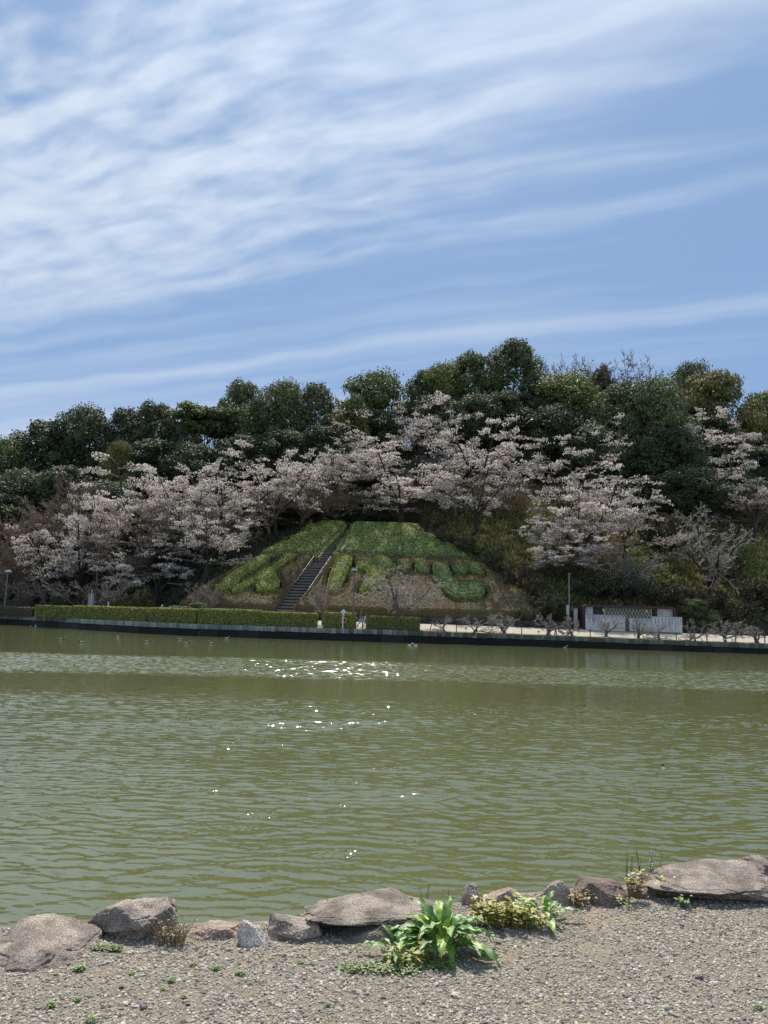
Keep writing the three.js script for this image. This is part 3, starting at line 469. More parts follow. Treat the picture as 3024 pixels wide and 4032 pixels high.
// a clipped planting: a body that stands height over the land wherever depth(x, z) > 0, skinned with small leaves
function bed(name, label, depth, bounds, o) {
  const root = thing(name, label, o.category ?? 'hedge', [0, 0, 0], 0, o.group), R = rngOf(o.seed), [x0, x1, z0, z1] = bounds, st = o.step ?? 0.2, nx = Math.ceil((x1 - x0) / st), nz = Math.ceil((z1 - z0) / st), g = new GB(), ids = new Int32Array((nx + 1) * (nz + 1)).fill(-1), H = (x, z, d) => landY(x, z) + o.height * Math.pow(clamp(d / (o.round ?? 0.3)), 0.5) + (o.uneven ?? 0.07) * fbm(x * 1.3, o.seed, z * 1.3, 2);
  const D = []; for (let j = 0; j <= nz; j++) for (let i = 0; i <= nx; i++) D.push(depth(x0 + i * st, z0 + j * st));
  const vert = (i, j) => { const k = j * (nx + 1) + i; if (ids[k] < 0) { const x = x0 + i * st, z = z0 + j * st, d = D[k]; ids[k] = g.v(x, d > 0 ? H(x, z, d) - 0.06 : landY(x, z) - 0.05, z, 0, 1, 0, [0.10, 0.078, 0.050]); } return ids[k]; };
  for (let j = 0; j < nz; j++) for (let i = 0; i < nx; i++) { const k = j * (nx + 1) + i; if (D[k] > 0 || D[k + 1] > 0 || D[k + nx + 1] > 0 || D[k + nx + 2] > 0) { const a = vert(i, j), b = vert(i + 1, j), c = vert(i + 1, j + 1), d = vert(i, j + 1); g.i.push(a, c, b, a, d, c); } }
  const geo = g.geo(); geo.computeVertexNormals(); part('stems', geo, tinted('hedge_inside'), root);
  const L = new GB(), n = V(), q = V(), w = V(), p = V(), area = (x1 - x0) * (z1 - z0);
  for (let i = 0; i < area * o.density; i++) {
    const x = lerp(x0, x1, R()), z = lerp(z0, z1, R()), d = depth(x, z); if (d < -0.16) continue;
    for (let again = d < 0.14 ? 5 : 1; again > 0; again--) {
    const e = 0.12, h = H(x, z, Math.max(d, 0.14)), side = d < 0.14, y = side ? lerp(landY(x, z) + 0.05, h, Math.sqrt(R())) : h + (R() - 0.5) * 0.08;
    n.set((H(x - e, z, depth(x - e, z)) - H(x + e, z, depth(x + e, z))) / (2 * e), 1, (H(x, z - e, depth(x, z - e)) - H(x, z + e, depth(x, z + e))) / (2 * e)).normalize();
    randDir(R, q); n.addScaledVector(q, 0.75).normalize(); randDir(R, q); q.addScaledVector(n, -q.dot(n)).normalize(); w.crossVectors(n, q);
    const s = o.leaf * (0.6 + 0.8 * R()), pat = clamp(0.5 + 1.4 * fbm(x * 0.5, o.seed + 3, z * 0.5, 3) + 0.5 * (R() - 0.5)), c = mix3(o.color, o.color2 ?? o.color, pat);
    L.leaf(p.set(x, y, z), q, w, s, s * 0.6, n, mul(c, 1 + (R() - 0.5) * 0.8 * (o.calm ?? 1))); }
  }
  part('leaves', L.geo(), hedgeLeaf, root).userData.kind = 'stuff'; return root;
}
const strokes = [
  ['L', plan([[840, 540], [790, 530], [720, 560], [640, 610], [520, 690], [440, 750], [380, 800], [345, 835], [400, 840], [480, 825], [545, 790], [555, 740], [620, 690], [720, 640], [780, 600], [845, 560]], 2.37, 700, 2000), 'long slanting bright green clipped bush, upper of the pair left of the stair'],
  ['L', plan([[1075, 520], [1020, 520], [960, 570], [880, 630], [800, 680], [730, 730], [660, 760], [600, 800], [540, 830], [520, 850], [600, 830], [680, 790], [730, 770], [745, 800], [745, 840], [810, 855], [880, 845], [930, 810], [930, 770], [900, 720], [880, 660], [960, 610], [1030, 560], [1070, 535]], 2.37, 700, 2000), 'bright green clipped bush with a foot, next to the stair on its left'],
  ['R', plan([[425, 165], [360, 160], [270, 190], [230, 260], [190, 340], [170, 420], [150, 520], [130, 600], [200, 600], [270, 560], [330, 440], [360, 340], [410, 260], [425, 200]], 3.318, 1250, 2180), 'tall curved green clipped bush right of the stair, left of the lamp post'],
  ['R', plan([[800, 145], [750, 180], [680, 210], [530, 240], [530, 300], [620, 310], [660, 340], [665, 440], [600, 520], [560, 600], [700, 580], [820, 520], [840, 440], [870, 380], [960, 330], [1000, 270], [940, 220], [880, 170]], 3.318, 1250, 2180), 'broad green clipped bush behind the spreading leafless tree'],
  ['R', plan([[1060, 220], [1110, 205], [1170, 230], [1205, 275], [1150, 300], [1060, 280]], 3.318, 1250, 2180), 'small round green clipped bush behind the leafless tree top'],
  ['R', plan([[1300, 220], [1370, 215], [1440, 290], [1420, 340], [1340, 330], [1290, 280]], 3.318, 1250, 2180), 'small olive clipped bush left of the hook-shaped one'],
  ['R', plan([[850, 535], [890, 525], [940, 540], [965, 580], [975, 620], [1000, 660], [1050, 690], [1130, 700], [1200, 690], [1240, 710], [1255, 750], [1220, 790], [1130, 800], [1020, 800], [960, 760], [910, 700], [885, 640], [860, 590]], 2.074, 1300, 2000), 'green clipped bush shaped like a hook on the right of the mound'],
  ['R', plan([[1005, 540], [1030, 520], [1080, 540], [1110, 575], [1090, 595], [1040, 590], [1010, 565]], 2.074, 1300, 2000), 'left of the two short green clipped dots above the hook'],
  ['R', plan([[1115, 535], [1160, 525], [1210, 550], [1245, 590], [1230, 605], [1170, 590], [1120, 560]], 2.074, 1300, 2000), 'right of the two short green clipped dots above the hook'],
];
const gapTo = (x, z) => { let d = 1e9; for (const s of strokes) d = Math.min(d, -edgeDist(s[1], x, z)); return d; };
const GREEN = [0.26, 0.32, 0.050], GREEN2 = [0.42, 0.44, 0.095], BROWN = [0.24, 0.145, 0.048], BROWN2 = [0.165, 0.155, 0.036];
{
  const lowL = plan([[1060, 2207], [1232, 2214], [1075, 2417], [900, 2412], [712, 2410], [760, 2366], [885, 2276], [980, 2235]], 1, 0, 0), lowR = plan([[1322, 2212], [1430, 2216], [1640, 2222], [1800, 2230], [1900, 2248], [1960, 2290], [2020, 2340], [2120, 2436], [2115, 2448], [1900, 2443], [1600, 2434], [1300, 2425], [1160, 2421], [1240, 2330]], 1, 0, 0);
  const seams = plan([[1374, 2214], [1383, 2232], [1518, 2213], [1520, 2240]], 1, 0, 0);
  const seam = (x, z) => Math.min(Math.abs(edgeDist([seams[0], seams[1], [seams[1][0] + 0.01, seams[1][1]]], x, z)), Math.abs(edgeDist([seams[2], seams[3], [seams[3][0] + 0.01, seams[3][1]]], x, z)));
  const around = (poly) => (x, z) => Math.min(edgeDist(poly, x, z), gapTo(x, z) - 0.75, seam(x, z) - 0.28);
  bed('azalea_hedge', 'brown clipped azalea bed on the mound left of the stair, around two green bushes', around(lowL), box2([lowL]), { seed: 3, height: 1.0, leaf: 0.115, density: 250, calm: 0.5, color: BROWN2, color2: BROWN, round: 0.15 });
  bed('azalea_hedge', 'brown clipped azalea bed on the mound right of the stair, around the green hook', around(lowR), box2([lowR]), { seed: 4, height: 1.0, leaf: 0.115, density: 250, calm: 0.5, color: BROWN, color2: BROWN2, round: 0.15 });
  strokes.forEach(([s, poly, label], i) => bed('clipped_bush', label, (x, z) => edgeDist(poly, x, z), box2([poly]), { seed: 20 + i, height: 1.3, leaf: 0.15, density: 220, color: i > 4 ? [0.165, 0.250, 0.055] : GREEN, color2: i > 4 ? [0.26, 0.34, 0.100] : GREEN2, round: 0.15, category: 'topiary', step: 0.14 }));
  const upL = plan([[1012, 2208], [1085, 2168], [1165, 2125], [1290, 2076], [1382, 2064], [1352, 2096], [1250, 2195], [1236, 2206]], 1, 0, 0), upR = plan([[1449, 2066], [1500, 2062], [1580, 2062], [1608, 2072], [1666, 2116], [1758, 2145], [1800, 2180], [1848, 2212], [1846, 2224], [1710, 2216], [1493, 2206], [1312, 2196], [1343, 2167]], 1, 0, 0);
  const o = { height: 0.95, leaf: 0.20, density: 120, color: [0.22, 0.31, 0.055], color2: [0.36, 0.42, 0.095], round: 0.4, uneven: 0.22 };
  bed('dwarf_bamboo_bed', 'bright green low bamboo bed on the upper mound, left of the stair', (x, z) => edgeDist(upL, x, z), box2([upL]), { ...o, seed: 40, color: GREEN, color2: GREEN2, category: 'ground cover' });
  bed('dwarf_bamboo_bed', 'dark green low bamboo bed right of the stair, under the big cherry', (x, z) => edgeDist(upR, x, z), box2([upR]), { ...o, seed: 41, category: 'ground cover' });
}
// stair with its rails
const concrete = matte('worn_concrete', [0.27, 0.235, 0.205], 0.9), steel = matte('galvanised_steel', [0.30, 0.30, 0.29], 0.45, { metalness: 0.5 }), greenRail = matte('pale_rail_paint', [0.36, 0.40, 0.24], 0.5), darkSteel = matte('dark_brown_steel', [0.055, 0.045, 0.038], 0.6);
{
  const st = thing('stone_stair', 'long straight stair climbing the mound between two clipped beds', 'stair'), rise = 0.2, a = hit(1126, 2408), b = hit(1414, 2072), n = 52, R = rngOf(6), dark = new GB(), steps = new THREE.BufferGeometry();
  const one = new GB(); one.box(0, 0, 0, 2.0, 0.10, 0.36, WHITE); const slab = one.geo();
  for (let i = 0; i <= n; i++) { const t = i / n, x = lerp(a.x, b.x, t), z = lerp(a.z, b.z, t), y = landY(x, z); const m = part('step', slab, concrete, st); m.position.set(x, y + 0.08 + 0.02 * R(), z); m.scale.set(1 - 0.02 * R(), 1, 1); dark.box(x, y - 0.35, z - 0.14, 1.96, 0.45, 0.32, WHITE); }
  part('risers', dark.geo(), concrete, st).userData.kind = 'stuff';
  const rails = [['green handrail beside the stair, upper left', 1392, 2056, 1253, 2194, greenRail], ['grey handrail beside the stair, lower left', 1236, 2190, 1088, 2394, steel], ['handrail beside the stair, upper right', 1449, 2056, 1343, 2164, greenRail], ['handrail beside the stair, lower right', 1303, 2190, 1164, 2394, steel]];
  rails.forEach(([label, x0, y0, x1, y1, mat], i) => {
    const t = thing('handrail', label, 'handrail'), z0 = lerp(a.z, b.z, i % 2 ? 0.5 : 1), P = at(x0, y0, i === 0 || i === 2 ? -b.z : 97), q = at(x1, y1, i === 0 || i === 2 ? 97.5 : -a.z + 0.4), bar = new GB(), bar2 = new GB();
    bar.tube([P, q], [0.035, 0.035], 6, WHITE); bar2.tube([P, q].map((v) => v.clone().setY(v.y - 0.35)), [0.025, 0.025], 6, WHITE); part('rail', bar.geo(), mat, t); part('rail', bar2.geo(), darkSteel, t);
    const pg = new GB(); pg.tube([V(0, -1.0, 0), V(0, 0, 0)], [0.025, 0.025], 6, WHITE); const post = pg.geo();
    for (let k = 0; k <= 6; k++) part('post', post, darkSteel, t).position.copy(P).lerp(q, k / 6);
  });
}
{
  const t = thing('log_steps', 'rough earth steps with log edges climbing the slope behind the mound', 'steps'), g = new GB(); g.tube([V(-0.9, 0, 0), V(0.9, 0, 0)], [0.11, 0.11], 7, WHITE); const log = g.geo(), m = matte('weathered_log', [0.10, 0.080, 0.060], 0.95);
  for (let i = 0; i < 9; i++) { const k = i / 8, h = hit(lerp(1650, 1705, k), lerp(2046, 1975, k)), s = part('log', log, m, t); s.position.set(h.x, h.y + 0.12, h.z); s.rotation.y = -0.1; s.scale.x = 1 + 0.2 * (i % 3); }
}

// ---------------------------------------------------------------- walls along the water and behind the path
{
  const R = rngOf(31), wall = thing('stone_bank_wall', 'old stone wall along the far bank of the pond, much darker below', 'wall');
  const tones = [[0.34, 0.345, 0.34], [0.27, 0.275, 0.26], [0.42, 0.42, 0.405], [0.20, 0.20, 0.175], [0.135, 0.145, 0.095], [0.25, 0.26, 0.20]];
  const stainTex = (() => { const n = 128, d = new Uint8Array(n * n * 4); for (let j = 0; j < n; j++) for (let i = 0; i < n; i++) { const v = 0.80 + 0.5 * fbm(i / 14, j / 40, 3, 3) - 0.9 * Math.max(0, fbm(i / 9, j / 30, 8, 2) - 0.12), o = (j * n + i) * 4; d[o] = d[o + 1] = 255 * clamp(v); d[o + 2] = 255 * clamp(v * 0.96); d[o + 3] = 255; } const t = new THREE.DataTexture(d, n, n); t.wrapS = t.wrapT = THREE.RepeatWrapping; t.magFilter = THREE.LinearFilter; t.colorSpace = THREE.SRGBColorSpace; t.needsUpdate = true; return t; })();
  const mats = tones.map((c, i) => matte('wall_stone_' + i, mul(c, 1.25), 0.95, { map: stainTex }));
  const shapes = [0, 1, 2, 3].map((k) => { const g = new THREE.BoxGeometry(1, 1, 1, 3, 3, 2), p = g.attributes.position, q = rngOf(50 + k); for (let i = 0; i < p.count; i++) { const x = p.getX(i), y = p.getY(i), z = p.getZ(i), e = (Math.abs(x) > 0.45 ? 1 : 0) + (Math.abs(y) > 0.45 ? 1 : 0) + (Math.abs(z) > 0.45 ? 1 : 0), s = e > 1 ? 0.93 : 1; p.setXYZ(i, x * s + 0.04 * N3(x * 3 + k, y * 3, z * 3), y * s + 0.04 * N3(x * 3, y * 3 + k * 2, z * 3), z * s + 0.06 * N3(x * 3, y * 3, z * 3 + k)); } g.computeVertexNormals(); return g; });
  let x = -53; const lowers = [], rest = [];
  for (let n = 0; x < 42; n++) {
    const w = x < -6 ? 0.27 + 0.16 * R() : 0.34 + 0.22 * R(), dz = bankZ(x + w) - bankZ(x), L = Math.hypot(w, dz), top = wallTop(x), h = 0.46 + 0.05 * R() - (x > 10 ? 0.02 : 0), mossy = sstep(-8, 12, x);
    if (x > 30.6 && x < 31.1) { x += w; continue; }
    const k = R() < mossy ? (R() < 0.4 ? 4 : R() < 0.5 ? 3 : 5) : (R() < 0.12 ? 3 : Math.floor(R() * 3));
    const s = part('stone', shapes[n % 4], mats[k], wall), c = bankZ(x + w / 2); s.position.set(x + w / 2, top - h / 2 + 0.02 * (R() - 0.5), c - 0.14 + 0.03 * (R() - 0.5)); s.scale.set(L * 1.03, h, 0.42); s.rotation.y = -Math.atan2(dz, w); x += w;
  }
  const nearBlack = matte('near_black_concrete', [0.014, 0.014, 0.012], 0.85), nearBlack2 = matte('near_black_concrete_pale', [0.030, 0.029, 0.024], 0.85), bb = new THREE.BoxGeometry(1, 1, 1);  // lower blocks: nearly black concrete, some of them slightly paler
  for (x = -56; x < 46;) { const w = 1.5 + 0.9 * R(), dz = bankZ(x + w) - bankZ(x), s = part('block', bb, R() < 0.25 ? nearBlack2 : nearBlack, wall), h = wallTop(x + w / 2) - 0.44; s.position.set(x + w / 2, h / 2 - 0.4, (bankZ(x) + bankZ(x + w)) / 2 - 0.30); s.scale.set(Math.hypot(w, dz) - 0.03, h + 0.8, 0.5); s.rotation.y = -Math.atan2(dz, w); x += w; }
  const back = thing('low_stone_wall', 'dark low stone wall between the path and the foot of the slope', 'wall'), sm = [matte('dark_stone', [0.10, 0.098, 0.090], 0.95, { map: stainTex }), matte('dark_stone_b', [0.14, 0.135, 0.12], 0.95, { map: stainTex }), matte('mossy_stone', [0.07, 0.075, 0.05], 0.95, { map: stainTex })];
  for (let row = 0; row < 2; row++) for (x = -11 + row * 0.2; x < 42;) { const w = 0.5 + 0.35 * R(); if (x > 20.3 && x < 32.2) { x += w; continue; } if (x > -10.6 && x < -8.6) { x += w; continue; } const s = part('stone', shapes[Math.floor(R() * 4)], sm[Math.floor(R() * 3)], back); s.position.set(x + w / 2, wallTop(x) + 0.59 + 0.17 + row * 0.34, bankZ(x) - 10.8 - (x > 20 ? 1 : 0) + 0.04 * R()); s.scale.set(w * 1.02, 0.35, 0.4); x += w; }
}
// clipped hedges along the path
function hedge(label, x0, x1, yTop, yBot, z0, z1, o) {
  const P0 = at(x0, yBot, z0), P1 = at(x1, yBot, z1), T0 = at((x0 + x1) / 2, yTop, (z0 + z1) / 2), base = Math.min(landY(P0.x, P0.z - 0.8), landY(P1.x, P1.z - 0.8)) - 0.02, H = T0.y - base, D = o.deep ?? 1.1, L = Math.hypot(P1.x - P0.x, P1.z - P0.z), R = rngOf(o.seed);
  const t = thing('clipped_hedge', label, 'hedge', [(P0.x + P1.x) / 2, base, (P0.z + P1.z) / 2 - D / 2], -Math.atan2(P1.z - P0.z, P1.x - P0.x), o.group), core = new GB(), g = new GB(), n = V(), q = V(), w = V(), p = V();
  core.box(0, 0, 0, L - 0.16, H - 0.10, D - 0.16, [0.10, 0.078, 0.050]); part('stems', core.geo(), tinted('hedge_core'), t);
  const A = [L * D, L * H, D * H, D * H], tot = A[0] + A[1] + A[2] + A[3];
  for (let i = 0; i < tot * 260; i++) {
    let u = R() * tot, f = 0; while (f < 3 && u > A[f]) u -= A[f++];
    if (f === 0) { p.set((R() - 0.5) * L, H, (R() - 0.5) * D); n.set(0, 1, 0); } else if (f === 1) { p.set((R() - 0.5) * L, R() * H, D / 2); n.set(0, 0.1, 1); } else { const s = f === 2 ? 1 : -1; p.set(s * L / 2, R() * H, (R() - 0.5) * D); n.set(s, 0, 0); }
    const b = 0.07 * fbm(p.x * 1.6 + o.seed * 9, p.y * 2, p.z * 2, 3) + 0.05 * (R() - 0.5), edge = Math.min(H - p.y, 0.12); p.addScaledVector(n, b); if (f) p.z -= f === 1 ? (0.12 - edge) * 0.5 : 0; if (f === 0) p.y += 0.06 * R() * R() + 0.07 * fbm(p.x * 2.2 + o.seed, 1, p.z * 2, 2);
    randDir(R, q); n.addScaledVector(q, 0.8).normalize(); randDir(R, q); q.addScaledVector(n, -q.dot(n)).normalize(); w.crossVectors(n, q);
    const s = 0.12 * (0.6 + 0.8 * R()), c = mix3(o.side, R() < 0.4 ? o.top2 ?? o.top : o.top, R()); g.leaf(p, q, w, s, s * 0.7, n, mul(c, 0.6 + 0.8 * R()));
  }
  part('leaves', g.geo(), hedgeLeaf, t).userData.kind = 'stuff'; return t;
}
{
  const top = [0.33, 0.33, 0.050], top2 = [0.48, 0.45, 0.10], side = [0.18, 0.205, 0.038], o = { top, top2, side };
  hedge('low brown clipped hedge at the left edge of the bank', -40, 134, 2391, 2420, 96.2, 92.8, { seed: 1, top: [0.15, 0.115, 0.06], side: [0.11, 0.09, 0.05], deep: 1.3 });
  hedge('short clipped hedge at the left end of the yellow-green row', 146, 287, 2387, 2432, 92.5, 87.3, { ...o, seed: 2 });
  hedge('longest clipped hedge of the left part of the row', 289, 588, 2391, 2446, 87.3, 79.8, { ...o, seed: 3 });
  hedge('clipped hedge in the middle of the row, under the bare trees', 591, 777, 2397, 2456, 79.7, 77.3, { ...o, seed: 4 });
  hedge('clipped hedge before the left corner of the mound', 780, 1022, 2401, 2464, 77.2, 76.5, { ...o, seed: 5 });
  hedge('clipped hedge in front of the foot of the stair', 1025, 1245, 2413, 2472, 76.5, 76.3, { ...o, seed: 6 });
  hedge('short block of hedge behind the white diamond sign', 1272, 1398, 2415, 2477, 76.3, 76.2, { ...o, seed: 7 });
  hedge('clipped hedge with the spreading leafless tree growing out of it', 1442, 1652, 2430, 2483, 76.1, 76.1, { ...o, seed: 8, top: [0.20, 0.22, 0.05], top2: [0.29, 0.29, 0.08] });
}
// ---------------------------------------------------------------- the restroom and its painted screens
const cyl = (r0, r1, h, n = 10) => { const g = new THREE.CylinderGeometry(r1, r0, h, n); g.translate(0, h / 2, 0); return g; };
const boxAt = (w, h, d, y = 0) => { const g = new THREE.BoxGeometry(w, h, d); g.translate(0, y + h / 2, 0); return g; };
const put = (m, x, y, z, ry = 0) => { m.position.set(x, y, z); m.rotation.y = ry; return m; };
const footY = (x, z) => landY(x, z);
{
  const a = at(2297, 2480, 85.2), b = at(2664, 2490, 85.2), top = at(2310, 2380, 85.2).y, base = a.y - 0.12, W = b.x - a.x, H = top - base, D = 2.4, maroon = matte('maroon_paint', [0.065, 0.022, 0.026], 0.55), cream = matte('cream_plaster', [0.58, 0.57, 0.50], 0.9);
  const t = thing('restroom_building', 'low maroon-framed public restroom with a patterned block wall, beside the path', 'restroom', [(a.x + b.x) / 2, base, -85.2 - D / 2]);
  const rr = (w, h, r) => { const s = new THREE.Shape(); s.moveTo(-w / 2, 0); s.lineTo(w / 2, 0); s.lineTo(w / 2, h - r); s.absarc(w / 2 - r, h - r, r, 0, Math.PI / 2); s.lineTo(-w / 2 + r, h); s.absarc(-w / 2 + r, h - r, r, Math.PI / 2, Math.PI); s.lineTo(-w / 2, 0); return s; };
  const shell = rr(W, H, 0.42), hole = new THREE.Path(); const iw = W - 0.44, ih = H - 0.24; hole.moveTo(-iw / 2, 0.001); hole.lineTo(iw / 2, 0.001); hole.lineTo(iw / 2, ih - 0.3); hole.absarc(iw / 2 - 0.3, ih - 0.3, 0.3, 0, Math.PI / 2); hole.lineTo(-iw / 2 + 0.3, ih); hole.absarc(-iw / 2 + 0.3, ih - 0.3, 0.3, Math.PI / 2, Math.PI); shell.holes.push(hole);
  const fr = new THREE.ExtrudeGeometry(shell, { depth: D, bevelEnabled: false, curveSegments: 8 }); fr.translate(0, 0, -D / 2); part('roof_frame', fr, maroon, t);
  const X = (px) => at(px, 2430, 85.4).x - (a.x + b.x) / 2, wall = (name, x0, x1, z, mat, h = ih, y = 0) => put(part(name, boxAt(X(x1) - X(x0), h, 0.12), mat, t), (X(x0) + X(x1)) / 2, y, z);
  wall('wall', 2306, 2336, 0.80, cream); wall('door', 2336, 2381, 0.55, matte('dark_green_door', [0.022, 0.045, 0.038], 0.5));
  wall('wall', 2569, 2592, -1.0, cream); wall('wall', 2592, 2652, 0.72, cream);
  wall('wall', 2381, 2569, -0.6, matte('inner_wall', [0.30, 0.27, 0.23], 0.9)); wall('wall', 2380, 2383, 0.72, cream); wall('wall', 2566, 2569, 0.72, cream);
  const lat = new GB(), x0 = X(2381), x1 = X(2569), u = 0.115, R = rngOf(8);
  for (let r = 0; r * u * 1.0 < ih - 0.05; r++) for (let c = -2; c * u * 2 < x1 - x0; c++) for (let k = 0; k < 2; k++) {                 // zigzag of pale blocks
    const sh = [0, 1, 2, 2, 1, 0][r % 6], x = x0 + (c * 3.2 + sh + k) * u; if (x < x0 + 0.05 || x > x1 - 0.05) continue; lat.box(x, r * u, 0.72, u * (k ? 0.98 : 0.9), u * 0.8, 0.26, mul([0.50, 0.46, 0.33], 0.75 + 0.4 * R()));
  }
  part('patterned_blocks', lat.geo(), tinted('pale_blocks'), t).userData.kind = 'stuff';
  const icon = (man) => { const c = document.createElement('canvas'); c.width = c.height = 64; const x = c.getContext('2d'); x.fillStyle = '#e8e8e4'; x.fillRect(0, 0, 64, 64); x.fillStyle = '#24304a'; x.beginPath(); x.arc(32, 16, 6, 0, 7); x.fill(); if (man) x.fillRect(25, 24, 14, 30); else { x.beginPath(); x.moveTo(32, 22); x.lineTo(44, 46); x.lineTo(20, 46); x.fill(); x.fillRect(27, 46, 10, 10); } const tx = new THREE.CanvasTexture(c); tx.colorSpace = THREE.SRGBColorSpace; return matte('restroom_sign', WHITE, 0.6, { map: tx }); };
  [[2389, 2402, 1], [2561, 2407, 0]].forEach(([px, py, man]) => { const p = at(px, py, 84.3); put(part('sign', new THREE.BoxGeometry(0.24, 0.28, 0.03), icon(man), t), p.x - t.position.x, p.y - base, 0.90); });
  const ln = matte('faint_green_line', [0.25, 0.30, 0.22], 0.8); [[2612, 2412, 0.75], [2617, 2420, 0.4], [2316, 2408, 0.35]].forEach(([px, py, w]) => { const p = at(px, py, 84.4); put(part('notice', new THREE.BoxGeometry(w, 0.07, 0.02), ln, t), p.x - t.position.x, p.y - base, px < 2400 ? 0.875 : 0.795); });
  put(part('step', boxAt(W + 0.2, 0.16, 1.2), concrete, t), 0, 0, D / 2 + 0.2);
}
function screenTexture(seed, w, h, balls, racemes) {
  const c = document.createElement('canvas'); c.width = Math.round(w * 150); c.height = Math.round(h * 150); const x = c.getContext('2d'), R = rngOf(seed), S = 150;
  x.fillStyle = '#e6e1d6'; x.fillRect(0, 0, c.width, c.height);
  for (let i = 0; i < 900; i++) { x.fillStyle = `rgba(${120 + 80 * R()},${118 + 80 * R()},${120 + 80 * R()},0.06)`; x.fillRect(R() * c.width, R() * c.height, 2 + R() * 5, 3 + R() * 30); }
  for (const [u, len] of racemes) for (let k = 0; k < len * 190; k++) { const t = Math.pow(R(), 0.8), ww = 0.11 * (1 - 0.75 * t) * S; x.fillStyle = ['#8d84a6', '#a9a2bd', '#736d92', '#b9b4c6', '#98a08e'][Math.floor(R() * 5)]; x.globalAlpha = 0.75; x.beginPath(); x.arc(u * S + (R() - 0.5) * 2 * ww, t * len * S, 1.5 + 3 * R(), 0, 7); x.fill(); }
  x.globalAlpha = 1;
  for (const [bx, by, r] of balls) {
    const X = bx * S, Y = by * S, Q = r * S; x.fillStyle = '#f0f0f0'; x.beginPath(); x.arc(X, Y, Q, 0, 7); x.fill(); x.save(); x.clip(); x.fillStyle = x.strokeStyle = '#2b3036'; x.lineWidth = 2;
    const pent = (cx, cy, q, a) => { x.beginPath(); for (let k = 0; k < 5; k++) x.lineTo(cx + q * Math.cos(a + k * 1.2566), cy + q * Math.sin(a + k * 1.2566)); x.fill(); };
    pent(X, Y, Q * 0.36, -1.57); for (let k = 0; k < 5; k++) { const a = -1.57 + k * 1.2566; pent(X + Q * 0.98 * Math.cos(a), Y + Q * 0.98 * Math.sin(a), Q * 0.34, a + 3.14); x.beginPath(); x.moveTo(X + Q * 0.3 * Math.cos(a), Y + Q * 0.3 * Math.sin(a)); x.lineTo(X + Q * 0.8 * Math.cos(a), Y + Q * 0.8 * Math.sin(a)); x.stroke(); } x.restore();
  }
  const t = new THREE.CanvasTexture(c); t.colorSpace = THREE.SRGBColorSpace; t.anisotropy = 4; return t;
}
{
  const Z = 83.6, scr = (label, px0, px1, top, bot, seed, balls, racemes, z = Z) => {
    const p0 = at(px0, bot[0], z), p1 = at(px1, bot[1], z), y1 = at(px0, top, z).y, w = p1.x - p0.x, h = y1 - p0.y + 0.02;
    const t = thing('painted_screen_wall', label, 'screen wall', [(p0.x + p1.x) / 2, p0.y - 0.02, -z]), tx = screenTexture(seed, w, h, balls.map(([u, v, r]) => [u * w, v * h, r]), racemes.map(([u, l]) => [u * w, l * h]));
    put(part('panel', boxAt(w, h, 0.10), matte('white_wall_paint', [0.66, 0.64, 0.59], 0.8), t), 0, 0, 0); const f = part('mural', new THREE.PlaneGeometry(w - 0.01, h - 0.01), matte('painted_mural', [0.80, 0.80, 0.80], 0.8, { map: tx }), t); f.position.set(0, h / 2, 0.054);
    put(part('cap', boxAt(w + 0.04, 0.05, 0.16), matte('grey_cap', [0.30, 0.30, 0.29], 0.8), t), 0, h, 0); return t;
  };
  const R = rngOf(12), row = (a, b, n, l0, l1) => Array.from({ length: n }, (_, i) => [a + (b - a) * (i + 0.3 + 0.4 * R()) / n, l0 + (l1 - l0) * R()]);
  scr('white screen wall painted with wisteria and a football, left of the dark doorway', 2306, 2461, 2420, [2481, 2482], 1, [[0.40, 0.60, 0.235]], [...row(0.02, 0.36, 8, 0.25, 0.55), [0.19, 0.68], ...row(0.38, 0.99, 13, 0.15, 0.42)]);
  scr('lower middle screen wall painted with wisteria, right of the dark doorway', 2479, 2569, 2434, [2484, 2487], 2, [], row(0.1, 0.95, 9, 0.2, 0.6), 83.75);
  scr('white screen wall painted with long wisteria clusters and a football, at the right', 2569, 2686, 2428, [2487, 2490], 3, [[0.19, 0.62, 0.225]], [[0.1, 0.5], [0.2, 0.45], [0.33, 0.42], [0.45, 0.5], [0.55, 0.62], [0.61, 0.85], [0.68, 0.5], [0.78, 0.75], [0.87, 0.6], [0.95, 0.48]]);
}
